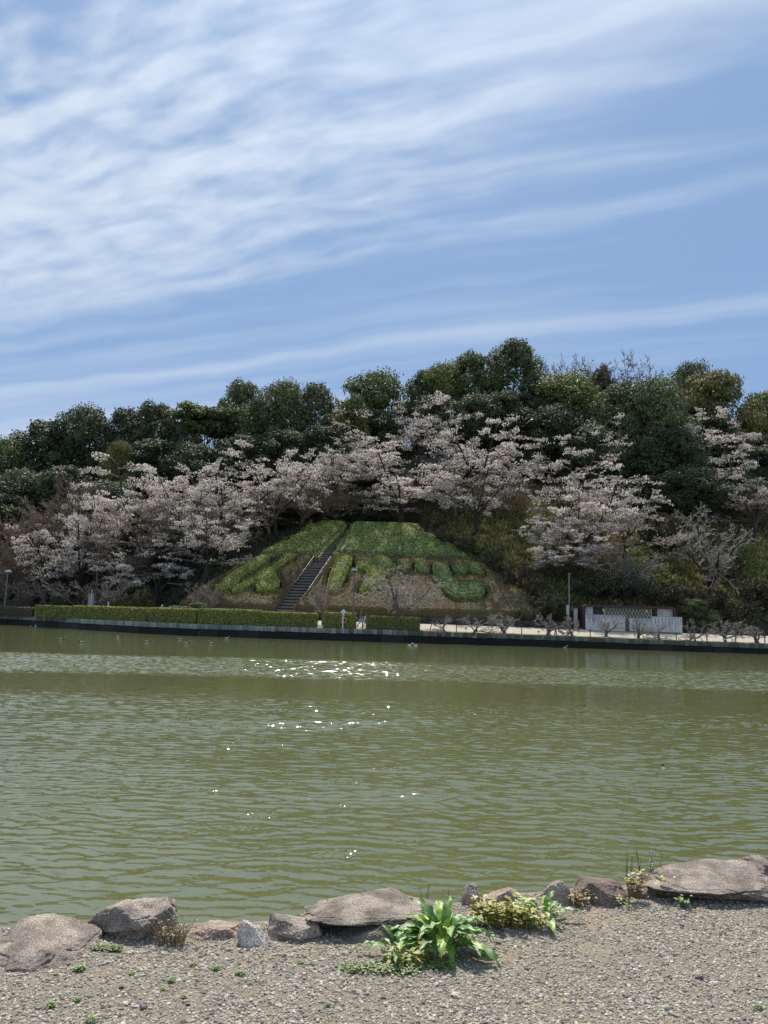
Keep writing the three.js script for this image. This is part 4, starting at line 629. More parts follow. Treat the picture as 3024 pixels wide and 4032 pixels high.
// poles, lamps, signs
function pole(name, label, cat, px, top, bot, z, r, mat, lean = 0) { const b = at(px, bot, z), f = Math.min(b.y, footY(b.x, b.z)), h = at(px, top, z).y - f, t = thing(name, label, cat, [b.x, f, b.z]); const m = part(name === 'street_lamp' ? 'post' : 'pole', cyl(r, r * 0.75, h), mat, t); m.rotation.z = lean; t.userData.h = h; return t; }
{
  const greyPaint = matte('grey_paint', [0.20, 0.20, 0.19], 0.6), white = matte('white_paint', [0.72, 0.73, 0.74], 0.6), wood = matte('old_concrete_pole', [0.17, 0.16, 0.145], 0.9), lampGlass = matte('lamp_shade', [0.52, 0.52, 0.50], 0.5);
  let t = pole('street_lamp', 'slim brown lamp post with a boxy grey head beside the short hedge', 'street lamp', 1388, 2252, 2474, 76.3, 0.085, matte('bronze_post', [0.16, 0.135, 0.12], 0.6)); let h = t.userData.h;
  put(part('lamp_head', boxAt(0.56, 0.22, 0.5), lampGlass, t), 0, h + 0.12, 0); put(part('lamp_cap', boxAt(0.50, 0.06, 0.44), greyPaint, t), 0, h + 0.342, 0); put(part('lamp_neck', cyl(0.2, 0.24, 0.13), darkSteel, t), 0, h - 0.012, 0);
  t = pole('street_lamp', 'grey lamp post with a domed head at the left edge of the bank', 'street lamp', 18, 2252, 2396, 97.5, 0.10, greyPaint); h = t.userData.h; const dome = new THREE.SphereGeometry(0.42, 16, 8, 0, 6.2832, 0, 1.6); dome.scale(1, 0.7, 1); put(part('lamp_head', dome, lampGlass, t), 0.06, h, 0); put(part('lamp_rim', cyl(0.43, 0.40, 0.07, 16), greyPaint, t), 0.06, h - 0.08, 0);
  t = pole('utility_pole', 'thin grey pole with a meter cabinet, left of the restroom', 'pole', 2241, 2260, 2440, 87, 0.075, steel); h = t.userData.h; put(part('cabinet', boxAt(0.28, 1.05, 0.25), matte('pale_green_cabinet', [0.50, 0.56, 0.54], 0.5), t), -0.2, h - 4.55, 0.1); put(part('camera_arm', boxAt(0.22, 0.1, 0.12), greyPaint, t), 0.02, h, 0);
  const c = at(2266, 2430, 86.4); t = thing('metal_cabinet', 'tall pale metal cabinet against the left end of the restroom', 'cabinet', [c.x, footY(c.x, c.z), c.z]); put(part('body', boxAt(0.36, 2.2, 0.4), matte('pale_cabinet', [0.46, 0.47, 0.46], 0.5), t), 0, 0, 0); put(part('lid', boxAt(0.40, 0.05, 0.44), greyPaint, t), 0, 2.202, 0);
  t = pole('utility_pole', 'grey utility pole standing among the left cherries', 'pole', 378, 2080, 2330, 99, 0.14, wood, 0); h = t.userData.h; put(part('crossarm', boxAt(1.1, 0.09, 0.09), wood, t), 0.1, h - 0.35, 0.16);
  t = pole('utility_pole', 'grey pole on the slope behind the right top of the mound', 'pole', 1793, 1900, 2066, 109, 0.17, wood); put(part('pole_cap', cyl(0.14, 0.12, 0.06), greyPaint, t), 0, t.userData.h, 0);
  // diamond sign with a lifebuoy
  t = pole('diamond_sign', 'white post with a diamond-shaped white board on the bank wall', 'sign', 1349, 2412, 2483, 76.05, 0.075, white); h = t.userData.h; const d = part('board', new THREE.BoxGeometry(0.42, 0.42, 0.04), white, t); d.position.set(0.02, h + 0.06, 0.08); d.rotation.z = Math.PI / 4;
  let p = at(1353, 2442, 76.2); t = thing('lifebuoy', 'orange lifebuoy hanging behind the white diamond sign post', 'lifebuoy', [p.x, p.y, p.z]); part('ring', new THREE.TorusGeometry(0.25, 0.085, 10, 28), matte('faded_orange', [0.46, 0.17, 0.045], 0.6), t); for (let k = 0; k < 4; k++) { const b = part('band', new THREE.TorusGeometry(0.25, 0.089, 10, 4, 0.3), matte('white_band', [0.6, 0.57, 0.5], 0.7), t); b.rotation.z = k * 1.571 + 0.6; }
  // leaf-shaped board
  p = at(1424, 2443, 76.05); { const f = footY(p.x, p.z - 0.3), s = new THREE.Shape(); s.moveTo(-0.34, -0.03); s.quadraticCurveTo(-0.12, 0.30, 0.06, 0.22); s.quadraticCurveTo(0.28, 0.12, 0.33, -0.17); s.lineTo(-0.12, -0.20); s.quadraticCurveTo(-0.28, -0.14, -0.34, -0.03); t = thing('leaf_shaped_sign', 'grey leaf-shaped board on a brown post by the walking people', 'sign', [p.x, f, p.z]); put(part('board', new THREE.ExtrudeGeometry(s, { depth: 0.03, bevelEnabled: false }), matte('grey_board', [0.30, 0.32, 0.33], 0.5), t), 0, p.y - f, 0.07); put(part('post', boxAt(0.11, p.y - f + 0.03, 0.1), matte('brown_post', [0.085, 0.07, 0.06], 0.8), t), 0.1, 0, 0); }
  p = at(360, 2362, 88.5); t = thing('notice_board', 'pale grey notice board behind the long hedge at the left', 'notice board', [p.x, footY(p.x, p.z), p.z]); { const y = p.y - t.position.y; put(part('panel', boxAt(0.66, 1.45, 0.06), matte('board_grey', [0.30, 0.29, 0.28], 0.7), t), -0.05, y - 0.75, 0); put(part('roof', boxAt(0.74, 0.06, 0.2), greyPaint, t), -0.05, y + 0.705, 0); put(part('post', boxAt(0.07, 2.4, 0.06), white, t), 0.02, y - 1.3, 0.07); }
  [[425, 2372, 2392, 86.5, 'short white post behind the long hedge'], [637, 2384, 2402, 80.8, 'short pale post behind the middle hedge']].forEach(([px, a, b, z, label]) => { const q = pole('bollard', label, 'post', px, a, b, z, 0.07, white); put(part('cap', cyl(0.085, 0.05, 0.06), white, q), 0, q.userData.h, 0); });
  p = at(127, 2424, 91.9); t = thing('boat_shaped_planter', 'small white-rimmed dark red tub between the brown and green hedges', 'planter', [p.x, footY(p.x, p.z), p.z]); put(part('tub', cyl(0.42, 0.62, 0.42, 14), matte('dark_red', [0.06, 0.025, 0.022], 0.7), t), 0, 0, 0); put(part('rim', boxAt(1.55, 0.06, 0.7), white, t), 0, 0.421, 0); put(part('cup', cyl(0.08, 0.08, 0.28), white, t), 0.5, 0.482, 0); put(part('cup', cyl(0.06, 0.06, 0.18), white, t), -0.1, 0.482, 0);
  // wire
  const w0 = at(1966, 2070, 107), w1 = at(2178, 2241, 93), g = new GB(), pts = []; for (let k = 0; k <= 12; k++) { const v = w0.clone().lerp(w1, k / 12); v.y -= 0.25 * Math.sin(Math.PI * k / 12); pts.push(v); } g.tube(pts, pts.map(() => 0.028), 5, WHITE); tag(part('guy_wire', g.geo(), greyPaint, scene), 'pale wire slanting down across the brown slope to the right', 'wire');
  // posts and name plates in the wisteria bed
  const post = darkSteel, pg = boxAt(0.075, 1, 0.075);
  [[1797, 2453, 2487], [1878, 2464, 2490], [1937, 2457, 2493], [2054, 2460, 2497], [2166, 2472, 2502], [2324, 2476, 2509], [2663, 2493, 2523], [2720, 2500, 2525], [2784, 2497, 2528], [2897, 2498, 2532], [2973, 2514, 2534], [3012, 2500, 2536]].forEach(([px, a, b], i) => { const q = at(px, b, 75.6 - (i > 6 ? 0.8 : 0)), f = footY(q.x, q.z - 0.2) - 0.05, h = at(px, a, -q.z).y - f, s = part('fence_post', pg, post, scene); s.name = numbered('fence_post'); s.position.set(q.x, f, q.z); s.scale.y = h; tag(s, ['dark post left of the second wisteria', 'dark post right of the second wisteria', 'dark post left of the propped wisteria', 'dark post right of the propped wisteria', 'dark post left of the crossed stakes', 'dark post in front of the left end of the painted screens', 'dark post just left of the upright wisteria', 'short thick post beside the upright wisteria', 'dark post right of the upright wisteria', 'dark post right of the second wisteria from the edge', 'short dark post left of the wisteria at the edge', 'dark post at the right edge of the bank'][i], 'fence post', 'posts along the wisteria bed'); });
  [[1692, 2489, 1700, 2456, 'slanting stake under the leaning wisteria'], [1967, 2492, 1992, 2450, 'slanting pole propping the wisteria'], [2183, 2503, 2190, 2462, 'left-leaning stake of the crossed pair'], [2193, 2504, 2185, 2462, 'right-leaning stake of the crossed pair'], [2518, 2517, 2517, 2453, 'tall dark stake tied to a wisteria before the doorway']].forEach(([x0, y0, x1, y1, label]) => { const G = new GB(), a = at(x0, y0, 75.8), b = at(x1, y1, 75.9); a.y = footY(a.x, a.z - 0.3) - 0.05; G.tube([a, b], [0.05, 0.045], 6, WHITE); const s = part('stake', G.geo(), post, scene); s.name = numbered('stake'); tag(s, label, 'stake'); });
  [[1834, 2474], [1986, 2478], [2121, 2487], [2238, 2490], [2500, 2500], [2622, 2508], [2735, 2513], [2851, 2520]].forEach(([px, py], i) => { const q = at(px, py, 75.7 - (i > 4 ? 0.8 : 0)), f = footY(q.x, q.z - 0.3), s = thing('name_plate', ['small white plant label between the second wisteria and its post', 'small white plant label left of the propped wisteria trunk', 'small white plant label left of the long-boughed wisteria', 'small white plant label left of the dense wisteria', 'small white plant label before the dark doorway', 'small white plant label under the right painted screen', 'small white plant label left of the upright wisteria trunk', 'small white plant label left of the second wisteria from the edge'][i], 'plant label', [q.x, f, q.z], 0, 'plant labels in the wisteria bed'), hh = Math.max(0.25, q.y - f); put(part('stake', boxAt(0.03, hh, 0.03), greyPaint, s), 0, 0, 0); put(part('plate', boxAt(0.24, 0.17, 0.02), matte('plate_white', [0.60, 0.60, 0.58], 0.6), s), 0, hh - 0.08, 0.03); });
}
// ---------------------------------------------------------------- people and ducks: one smooth skin over a jointed skeleton
function figure(bones, size, center, res, color, blend) {                // bones: [a, b, ra, rb]
  const mc = new MarchingCubes(res, new THREE.MeshStandardMaterial(), false, false, 60000), f = mc.field, p = V(), q = V(), ab = V(), h = res / 2;
  const B = bones.map(([a, b, ra, rb]) => ({ a: V(...a), ab: V(b[0] - a[0], b[1] - a[1], b[2] - a[2]), ra, rb }));
  const dist = (x, y, z) => { let s = 0; for (const b of B) { p.set(x, y, z).sub(b.a); const l = b.ab.lengthSq(), t = l ? clamp(p.dot(b.ab) / l) : 0; const d = p.addScaledVector(b.ab, -t).length() - lerp(b.ra, b.rb, t); s += Math.exp(-d / blend); } return -blend * Math.log(Math.max(s, 1e-30)); };
  for (let z = 0; z < res; z++) for (let y = 0; y < res; y++) for (let x = 0; x < res; x++) f[x + y * res + z * res * res] = clamp(-dist((x - h) / h * size + center[0], (y - h) / h * size + center[1], (z - h) / h * size + center[2]), -1, 1);
  mc.isolation = 0; mc.update();
  const n = mc.count, g = new THREE.BufferGeometry(), pos = new Float32Array(n * 3), nor = new Float32Array(n * 3), col = new Float32Array(n * 3);
  for (let i = 0; i < n; i++) { const x = mc.positionArray[i * 3] * size + center[0], y = mc.positionArray[i * 3 + 1] * size + center[1], z = mc.positionArray[i * 3 + 2] * size + center[2], c = color(x, y, z); pos.set([x, y, z], i * 3); nor.set([mc.normalArray[i * 3], mc.normalArray[i * 3 + 1], mc.normalArray[i * 3 + 2]], i * 3); col.set(c, i * 3); }
  g.setAttribute('position', new THREE.BufferAttribute(pos, 3)); g.setAttribute('color', new THREE.BufferAttribute(col, 3)); const m = mergeVertices(g); m.computeVertexNormals(); return m;
}
{
  const skinMat = tinted('clothed_body', 0.8), skin = [0.42, 0.27, 0.20];
  // a person walking towards +x; k scales to the wanted height
  const walker = (label, px, py, z, height, turn, shirt, legs, hair, stride) => {
    const k = height / 1.7, p = at(px, py, z), f = footY(p.x, p.z) + 0.012, s = stride, t = thing('person', label, 'person', [p.x, f, p.z], turn), S = (v) => v.map((a) => a * k);
    const J = [[[0, 0.92, 0], [0, 1.16, 0], 0.125, 0.125], [[0, 1.16, 0], [0, 1.36, 0], 0.13, 0.12], [[0, 1.38, -0.15], [0, 1.38, 0.15], 0.07, 0.07], [[0, 1.4, 0], [0.02, 1.5, 0], 0.055, 0.052], [[0.025, 1.57, 0], [0.03, 1.62, 0], 0.088, 0.093], [[0.09, 1.585, 0], [0.125, 1.575, 0], 0.02, 0.016],
      [[0, 0.9, 0.08], [0.2 * s, 0.5, 0.09], 0.092, 0.062], [[0.2 * s, 0.5, 0.09], [0.22 * s, 0.08, 0.09], 0.06, 0.042], [[0.22 * s, 0.05, 0.09], [0.22 * s + 0.17, 0.035, 0.1], 0.045, 0.035],
      [[0, 0.9, -0.08], [-0.06 * s, 0.49, -0.09], 0.092, 0.062], [[-0.06 * s, 0.49, -0.09], [-0.34 * s, 0.14, -0.09], 0.06, 0.042], [[-0.35 * s, 0.1, -0.09], [-0.22 * s, 0.035, -0.09], 0.045, 0.035],
      [[0, 1.37, 0.19], [-0.1 * s, 1.12, 0.23], 0.052, 0.042], [[-0.1 * s, 1.12, 0.23], [0.04, 0.9, 0.24], 0.04, 0.032], [[0.04, 0.89, 0.24], [0.09, 0.8, 0.24], 0.034, 0.022],
      [[0, 1.37, -0.19], [0.12 * s, 1.13, -0.22], 0.052, 0.042], [[0.12 * s, 1.13, -0.22], [0.3 * s, 0.97, -0.2], 0.04, 0.032], [[0.3 * s, 0.97, -0.2], [0.38 * s, 0.93, -0.19], 0.034, 0.022]].map(([a, b, ra, rb]) => [S(a), S(b), ra * k, rb * k]);
    part('body', figure(J, 0.98 * k, [0, 0.88 * k, 0], 72, (x, y, zz) => { x /= k; y /= k; zz = Math.abs(zz / k); return y > 1.44 ? skin : y > 0.92 && zz < 0.33 && !(zz > 0.17 && y < 1.15) ? shirt : y < 0.09 ? [0.10, 0.09, 0.09] : zz > 0.17 && y > 0.7 ? skin : legs; }, 0.018 * k), skinMat, t);
    const hg = new THREE.SphereGeometry(0.108 * k, 14, 10, 0, 6.2832, 0, 1.75); hg.scale(1, 1.05, 0.98); put(part('hair', hg, matte('dark_hair', hair, 0.7), t), 0.008 * k, 1.618 * k, 0); return t;
  };
  walker('adult in a grey-brown top and navy trousers walking right along the path', 1420, 2462, 78.6, 1.62, 0.1, [0.12, 0.105, 0.09], [0.022, 0.03, 0.065], [0.03, 0.022, 0.02], 1);
  walker('child in a white shirt walking ahead of the adult in navy trousers', 1437, 2464, 78.2, 1.28, 0.15, [0.72, 0.72, 0.70], [0.36, 0.37, 0.36], [0.02, 0.016, 0.016], 0.6);
  walker('person in white top and khaki trousers stepping out behind the lamp post', 1392, 2466, 77.7, 1.66, 0.2, [0.66, 0.66, 0.66], [0.28, 0.25, 0.21], [0.05, 0.04, 0.035], 1.1);
  // ducks
  const duckMat = tinted('duck_feathers', 0.7), makeDuck = (pale) => { const t = new THREE.Group(); t.name = 'duck';
    const B = [[[-0.16, 0.05, 0], [0.10, 0.05, 0], 0.085, 0.10], [[-0.16, 0.07, 0], [-0.31, 0.12, 0], 0.06, 0.015], [[0.12, 0.09, 0], [0.17, 0.20, 0], 0.06, 0.042], [[0.18, 0.22, 0], [0.20, 0.22, 0], 0.052, 0.048]];
    part('body', figure(B, 0.36, [-0.04, 0.09, 0], 44, (x, y, z) => y > 0.17 ? (pale ? [0.5, 0.46, 0.4] : [0.14, 0.10, 0.07]) : Math.abs(z) > 0.055 && y > 0.02 && x < 0.06 ? (pale ? [0.50, 0.47, 0.42] : [0.17, 0.14, 0.11]) : x < -0.18 ? [0.05, 0.04, 0.03] : [0.10, 0.075, 0.05], 0.02), duckMat, t);
    const bill = new THREE.ConeGeometry(0.026, 0.10, 8); bill.rotateZ(-1.5708); bill.scale(1, 0.6, 1); put(part('bill', bill, matte('duck_bill', [0.30, 0.24, 0.08], 0.5), t), 0.275, 0.212, 0); return t; };
  const brown = makeDuck(false), pale = makeDuck(true);
  [[242, 2519, 0, 0.4, 'brown duck farthest left on the calm water'], [320, 2530, 0, 3.3, 'brown duck facing left, second from the left'], [465, 2509, 0, 1.0, 'duck low in the water nearest the bank, third from the left'], [581, 2527, 0, 0.3, 'brown duck alone in the middle of the left flock'], [707, 2518, 0, 3.0, 'duck trailing a thin wake among the left flock'], [737, 2535, 0, 0.2, 'brown duck closest to the viewer in the left flock'], [831, 2534, 0, 2.8, 'brown duck second from the right of the left flock'], [894, 2514, 0, 0.5, 'duck at the right end of the left flock'], [1021, 2511, 1, 2.9, 'pale bird tight against the bank wall, left of another'], [1031, 2510, 1, 0.2, 'pale bird tight against the bank wall, right of another'], [1615, 2542, 1, 0.1, 'pale duck, left one of the pair below the leafless tree'], [1634, 2542, 1, 3.0, 'pale duck, right one of the pair below the leafless tree'], [1816, 2535, 1, 1.6, 'white-breasted duck at the foot of the wall under the second wisteria'], [1857, 2535, 0, 1.4, 'grey duck at the foot of the wall right of the white-breasted one'], [2226, 2550, 1, 0.2, 'pale duck beside the wall below the grey cabinet pole'], [2614, 3026, 0, 1.5, 'dark small bird alone on the rippled open water']].forEach(([px, py, k, a, label]) => {
    const o = (k ? pale : brown).clone(), p = onPlane(px, py, 0); o.name = numbered('duck'); tag(o, label, 'duck', 'ducks on the pond'); o.position.set(p.x, -0.05, p.z); o.rotation.y = a; o.scale.setScalar(py > 3000 ? 0.5 : 1.0); scene.add(shade(o));
  });
}
// ---------------------------------------------------------------- the near shore: gravel, rocks, weeds
const edgeZ = table([[-40, -4.0], [-3, -3.85], [-1.5, -4.12], [-0.8, -4.2], [0, -4.32], [0.8, -4.74], [1.5, -4.95], [2.5, -5.25], [4, -5.6], [40, -7.5]]);
const nearY = (x, z) => 1.2 + 0.018 * fbm(x * 0.9, 4, z * 0.9, 3) + 0.006 * N3(x * 6, 2, z * 6) - 0.9 * sstep(0, 0.5, edgeZ(x) - z) ;
const gravelTex = (() => {
  const n = 1024, cv = document.createElement('canvas'); cv.width = cv.height = n; const x = cv.getContext('2d'), R = rngOf(4); x.fillStyle = '#8f8573'; x.fillRect(0, 0, n, n);
  const cols = ['#a59b88', '#8c8371', '#b9af9a', '#777064', '#9c917d', '#c8bea8', '#6f685c', '#948a78', '#b3a78f', '#857c6a'];
  for (let i = 0; i < 26000; i++) { const r = 1.2 + 5.5 * Math.pow(R(), 3.2), px = R() * n, py = R() * n, a = R() * 3, e = 0.55 + 0.45 * R(); x.fillStyle = cols[Math.floor(R() * cols.length)]; for (const ox of [0, -n, n]) for (const oy of [0, -n, n]) { if (px + ox < -9 || px + ox > n + 9 || py + oy < -9 || py + oy > n + 9) continue; x.beginPath(); x.ellipse(px + ox, py + oy, r, r * e, a, 0, 6.3); x.fill(); } }
  const t = new THREE.CanvasTexture(cv); t.wrapS = t.wrapT = THREE.RepeatWrapping; t.colorSpace = THREE.SRGBColorSpace; return t;
})();
const gravelBump = gravelTex.clone(); gravelBump.colorSpace = THREE.NoColorSpace;
const sandy = (x, z) => sstep(0.12, 0.36, fbm(x * 1.3 + 3, 7, z * 1.9, 4)) * 0.8 + 0.5 * bump1(x, -0.1, 0.8) * bump1(z, -3.95, 0.14);
let gravel;
{
  const xs = [-150, -60, -25, -12, -7, -5, ...span(-4, 4.5, 190), 5.5, 7.5, 12, 25, 60, 150], zs = [80, 30, 10, 3, 0, -1.2, -2, ...span(-2.5, -5.6, 90), -6.2, -7, -8, -9.5];
  gravel = structure('gravel_ground', gridGeo(xs, zs, (x, z) => V(x, z < -5.6 && z < edgeZ(x) - 0.4 ? -0.4 : nearY(x, z), z), (p) => mix3([0.84, 0.82, 0.80], [1.08, 0.98, 0.84], sandy(p.x, p.z)), 1 / 0.9), tinted('gravel', 0.95, [0.80, 0.80, 0.80], { map: gravelTex, bumpMap: gravelBump, bumpScale: 0.004 }));
  const R = rngOf(91), shapes = [0, 1, 2, 3, 4].map((k) => { const g = mergeVertices(new THREE.IcosahedronGeometry(1, 1).deleteAttribute('normal').deleteAttribute('uv')), p = g.attributes.position, q = rngOf(k + 60), a = [0.8 + 0.4 * q(), 0.42 + 0.25 * q(), 0.6 + 0.3 * q()]; for (let i = 0; i < p.count; i++) { const x = p.getX(i), y = p.getY(i), z = p.getZ(i), s = 1 + 0.55 * N3(x * 1.4 + k * 5, y * 1.4, z * 1.4); p.setXYZ(i, x * s * a[0], y * s * a[1], z * s * a[2]); } const f = g.toNonIndexed(); f.computeVertexNormals(); return f; });
  const stoneCol = () => { const t = R(), v = 0.7 + 0.6 * R(); return mul(t < 0.10 ? [0.13, 0.12, 0.11] : t < 0.42 ? [0.285, 0.252, 0.200] : t < 0.74 ? [0.38, 0.338, 0.268] : t < 0.9 ? [0.50, 0.448, 0.365] : [0.42, 0.34, 0.24], v); };
  const m = new THREE.Matrix4(), e = new THREE.Euler(), q = new THREE.Quaternion(), col = new THREE.Color(), mat = matte('pebble_stone', WHITE, 0.9), groups = shapes.map(() => []);
  for (let i = 0; i < 165000; i++) {
    const z = -2.7 - 2.4 * R(), x = (R() * 2 - 1) * (0.9 - z * 0.56); if (z < edgeZ(x) + 0.02) continue; const sand = sandy(x, z); if (R() < sand * 0.6) continue;
    const clump = 0.5 + fbm(x * 2.2, 9, z * 2.2, 2), s = (0.0023 + 0.0072 * Math.pow(R(), 3.6)) * (0.8 + 0.6 * clump); groups[i % 5].push([x, nearY(x, z) + s * 0.18, z, s, R() * 6.28, (R() - 0.5) * 0.7, stoneCol()]);
  }
  groups.forEach((list, k) => { const inst = new THREE.InstancedMesh(shapes[k], mat, list.length); inst.name = 'loose_gravel'; inst.userData.kind = 'stuff'; inst.castShadow = inst.receiveShadow = true; list.forEach(([x, y, z, s, a, b, c], i) => { m.compose(V(x, y, z), q.setFromEuler(e.set(b, a, b * 0.6)), V(s, s, s)); inst.setMatrixAt(i, m); inst.setColorAt(i, col.setRGB(...c)); }); gravel.add(inst); });
  const pm = [[0.14, 0.13, 0.12], [0.29, 0.265, 0.225], [0.38, 0.345, 0.29], [0.50, 0.46, 0.39], [0.22, 0.20, 0.175]].map((c, i) => matte('pebble_' + i, c, 0.9));
  for (let i = 0; i < 290; i++) { let x, z; do { z = -2.9 - 1.9 * R(); x = (R() * 2 - 1) * (0.5 - z * 0.53); } while (z < edgeZ(x) + 0.25 || sandy(x, z) > 0.85 * R() + 0.2); const s = 0.009 + 0.010 * Math.pow(R(), 2.5), p = part('pebble', shapes[i % 5], pm[Math.floor(R() * 5)], gravel); p.position.set(x, nearY(x, z) + s * 0.25, z); p.rotation.set((R() - 0.5) * 0.5, R() * 6.28, (R() - 0.5) * 0.5); p.scale.setScalar(s); }
}
const rockTex = (() => { const n = 512, d = new Uint8Array(n * n * 4), R = rngOf(2); for (let j = 0; j < n; j++) for (let i = 0; i < n; i++) { const a = N3(i / 5, j / 5, 1) + 0.7 * N3(i / 2.3, j / 2.3, 5), s = a > 0.40 ? 0.98 : a < -0.46 ? 0.46 : 0.72 + 0.14 * a, v = s * (0.9 + 0.2 * R()), o = (j * n + i) * 4; d[o] = 255 * clamp(v); d[o + 1] = 255 * clamp(v * 0.97); d[o + 2] = 255 * clamp(v * 0.93); d[o + 3] = 255; } const t = new THREE.DataTexture(d, n, n); t.wrapS = t.wrapT = THREE.RepeatWrapping; t.magFilter = THREE.LinearFilter; t.colorSpace = THREE.SRGBColorSpace; t.needsUpdate = true; return t; })();
const rockBump = rockTex.clone(); rockBump.colorSpace = THREE.NoColorSpace;
const rockMat = tinted('granite', 0.9, [1.6, 1.55, 1.5], { map: rockTex, bumpMap: rockBump, bumpScale: 0.005 });
function rockGeo(seed, w, h, d, o = {}) {                              // h above the ground, which is at y = 0
  const g = mergeVertices(new THREE.IcosahedronGeometry(1, o.detail ?? 34).deleteAttribute('normal').deleteAttribute('uv')), p = g.attributes.position, R = rngOf(seed), k = o.boxy ?? 3.2, cuts = [], col = new Float32Array(p.count * 3), uv = new Float32Array(p.count * 2), n = V();
  for (let i = 0; i < (o.cuts ?? 12); i++) { randDir(R, n); n.y = Math.abs(n.y) * 0.8; n.normalize(); cuts.push([n.clone(), 0.66 + 0.25 * R()]); }
  const below = o.below ?? 0.12, H = (h + below) / 2, cy = (h - below) / 2;
  for (let i = 0; i < p.count; i++) {
    let x = p.getX(i), y = p.getY(i), z = p.getZ(i); const s = Math.pow(Math.pow(Math.abs(x), k) + Math.pow(Math.abs(y), k) + Math.pow(Math.abs(z), k), -1 / k); x *= s; y *= s; z *= s;
    for (const [c, q] of cuts) { const t = c.x * x + c.y * y + c.z * z - q; if (t > 0) { x -= c.x * t * 0.9; y -= c.y * t * 0.9; z -= c.z * t * 0.9; } }
    const crack = N3(x * 1.6 + seed * 3, y * 2.2, z * 1.6), f = 1 + 0.26 * fbm(x * 1.5 + seed, y * 1.5, z * 1.5, 5) - 0.06 * Math.exp(-crack * crack / 0.0012); x *= f; z *= f; y *= 1 + 0.10 * fbm(x * 1.5, y * 1.5 + seed, z * 1.5, 3);
    let X = x * w / 2, Y = cy + y * H, Z = z * d / 2; const fine = 0.012 * fbm(X * 16, Y * 16 + seed, Z * 16, 3) + 0.004 * N3(X * 90, Y * 90, Z * 90); n.set(x, y, z).normalize(); X += n.x * fine; Y += n.y * fine; Z += n.z * fine;
    if (o.slope) Y += o.slope * x * clamp((y + 0.6)); if (o.tilt) Y += o.tilt * z * clamp(y + 0.5); if (o.under && n.y < 0.25) Z -= o.under * clamp((h * 0.55 - Y) / h) * clamp(z);
    p.setXYZ(i, X, Y, Z); uv[i * 2] = (X + Y * 0.7) / 0.8; uv[i * 2 + 1] = (Z - Y * 0.8) / 0.8;
    const a = fbm(X * 7 + seed, Y * 7, Z * 7, 3), b = N3(X * 75, Y * 75, Z * 75 + seed), c = mix3(o.a ?? [0.215, 0.190, 0.170], o.b ?? [0.42, 0.38, 0.34], clamp(0.45 + 2.3 * a + 0.4 * b)); col.set(c, i * 3);
  }
  g.setAttribute('color', new THREE.BufferAttribute(col, 3)); g.setAttribute('uv', new THREE.BufferAttribute(uv, 2)); g.computeVertexNormals(); return g;
}
function rock(label, l, r, foot, w, h, d, seed, o = {}) {
  const c = onPlane((l + r) / 2, foot, 1.2), m = part('rock', rockGeo(seed, w, h, d, o), rockMat, scene); m.name = numbered('rock'); m.position.set(c.x, 1.195 + (o.lift ?? 0), c.z - d / 2); m.rotation.y = o.turn ?? 0; return tag(m, label, 'rock', o.group);
}
const mpp = (px, py) => { const c = onPlane(px, py, 1.2); return Math.hypot(c.x, c.z, EYE - 1.2) / FOCAL; };
[['large low domed boulder at the left edge of the shore', -130, 302, 3830, 0.105, 0.52, 1, { boxy: 2.3, cuts: 9, slope: -0.02, tilt: -0.02 }],
 ['pointed boulder with a dark undercut and a flat top, beside the dry grass tuft', 318, 662, 3722, 0.165, 0.36, 2, { boxy: 2.6, slope: 0.05, under: 0.10, turn: 0.12 }],
 ['flat pale pinkish rock level with the gravel', 700, 944, 3712, 0.065, 0.25, 3, { a: [0.30, 0.235, 0.20], b: [0.48, 0.40, 0.34] }],
 ['small upright marbled white and purple-grey stone', 930, 1040, 3746, 0.085, 0.15, 4, { a: [0.42, 0.38, 0.38], b: [0.80, 0.77, 0.75], boxy: 2.2, turn: 0.4, tilt: -0.09 }],
 ['small wedge-shaped rock left of the big slab', 1050, 1268, 3720, 0.115, 0.22, 5, { slope: -0.012, under: 0.05 }],
 ['knobbly rock behind the big leafy dock', 1815, 1906, 3575, 0.105, 0.17, 7, { boxy: 2.3 }],
 ['rounded pinkish rock behind the nettles', 1906, 2082, 3568, 0.085, 0.2, 8, { a: [0.27, 0.215, 0.19], b: [0.44, 0.37, 0.32] }],
 ['small rounded rock right of the second dock', 2158, 2265, 3571, 0.11, 0.16, 9, { boxy: 2.5 }],
 ['brown block with a shaded front face, middle of the right shore', 2275, 2502, 3572, 0.135, 0.25, 10, { a: [0.17, 0.135, 0.12], b: [0.27, 0.215, 0.19], boxy: 4 }],
 ['dark broken rock between the brown block and the big right slab', 2498, 2616, 3546, 0.095, 0.22, 11, { a: [0.15, 0.12, 0.105], b: [0.24, 0.195, 0.17] }],
 ['big flat slab with a deep shaded front at the right edge', 2625, 3085, 3575, 0.115, 0.46, 12, { boxy: 4.5, below: 0.05, lift: 0.03, slope: 0.012, tilt: -0.01, under: 0.16, turn: -0.10, cuts: 5, a: [0.20, 0.175, 0.16], b: [0.42, 0.375, 0.335] }],
 ['rock behind the big right slab at the edge of the picture', 2925, 3140, 3478, 0.13, 0.3, 13, { boxy: 2.8 }],
].forEach(([label, l, r, foot, h, d, seed, o]) => rock(label, l, r, foot, (r - l) * mpp((l + r) / 2, foot) * (o.turn ? 1.02 : 1), h, d, seed, o));
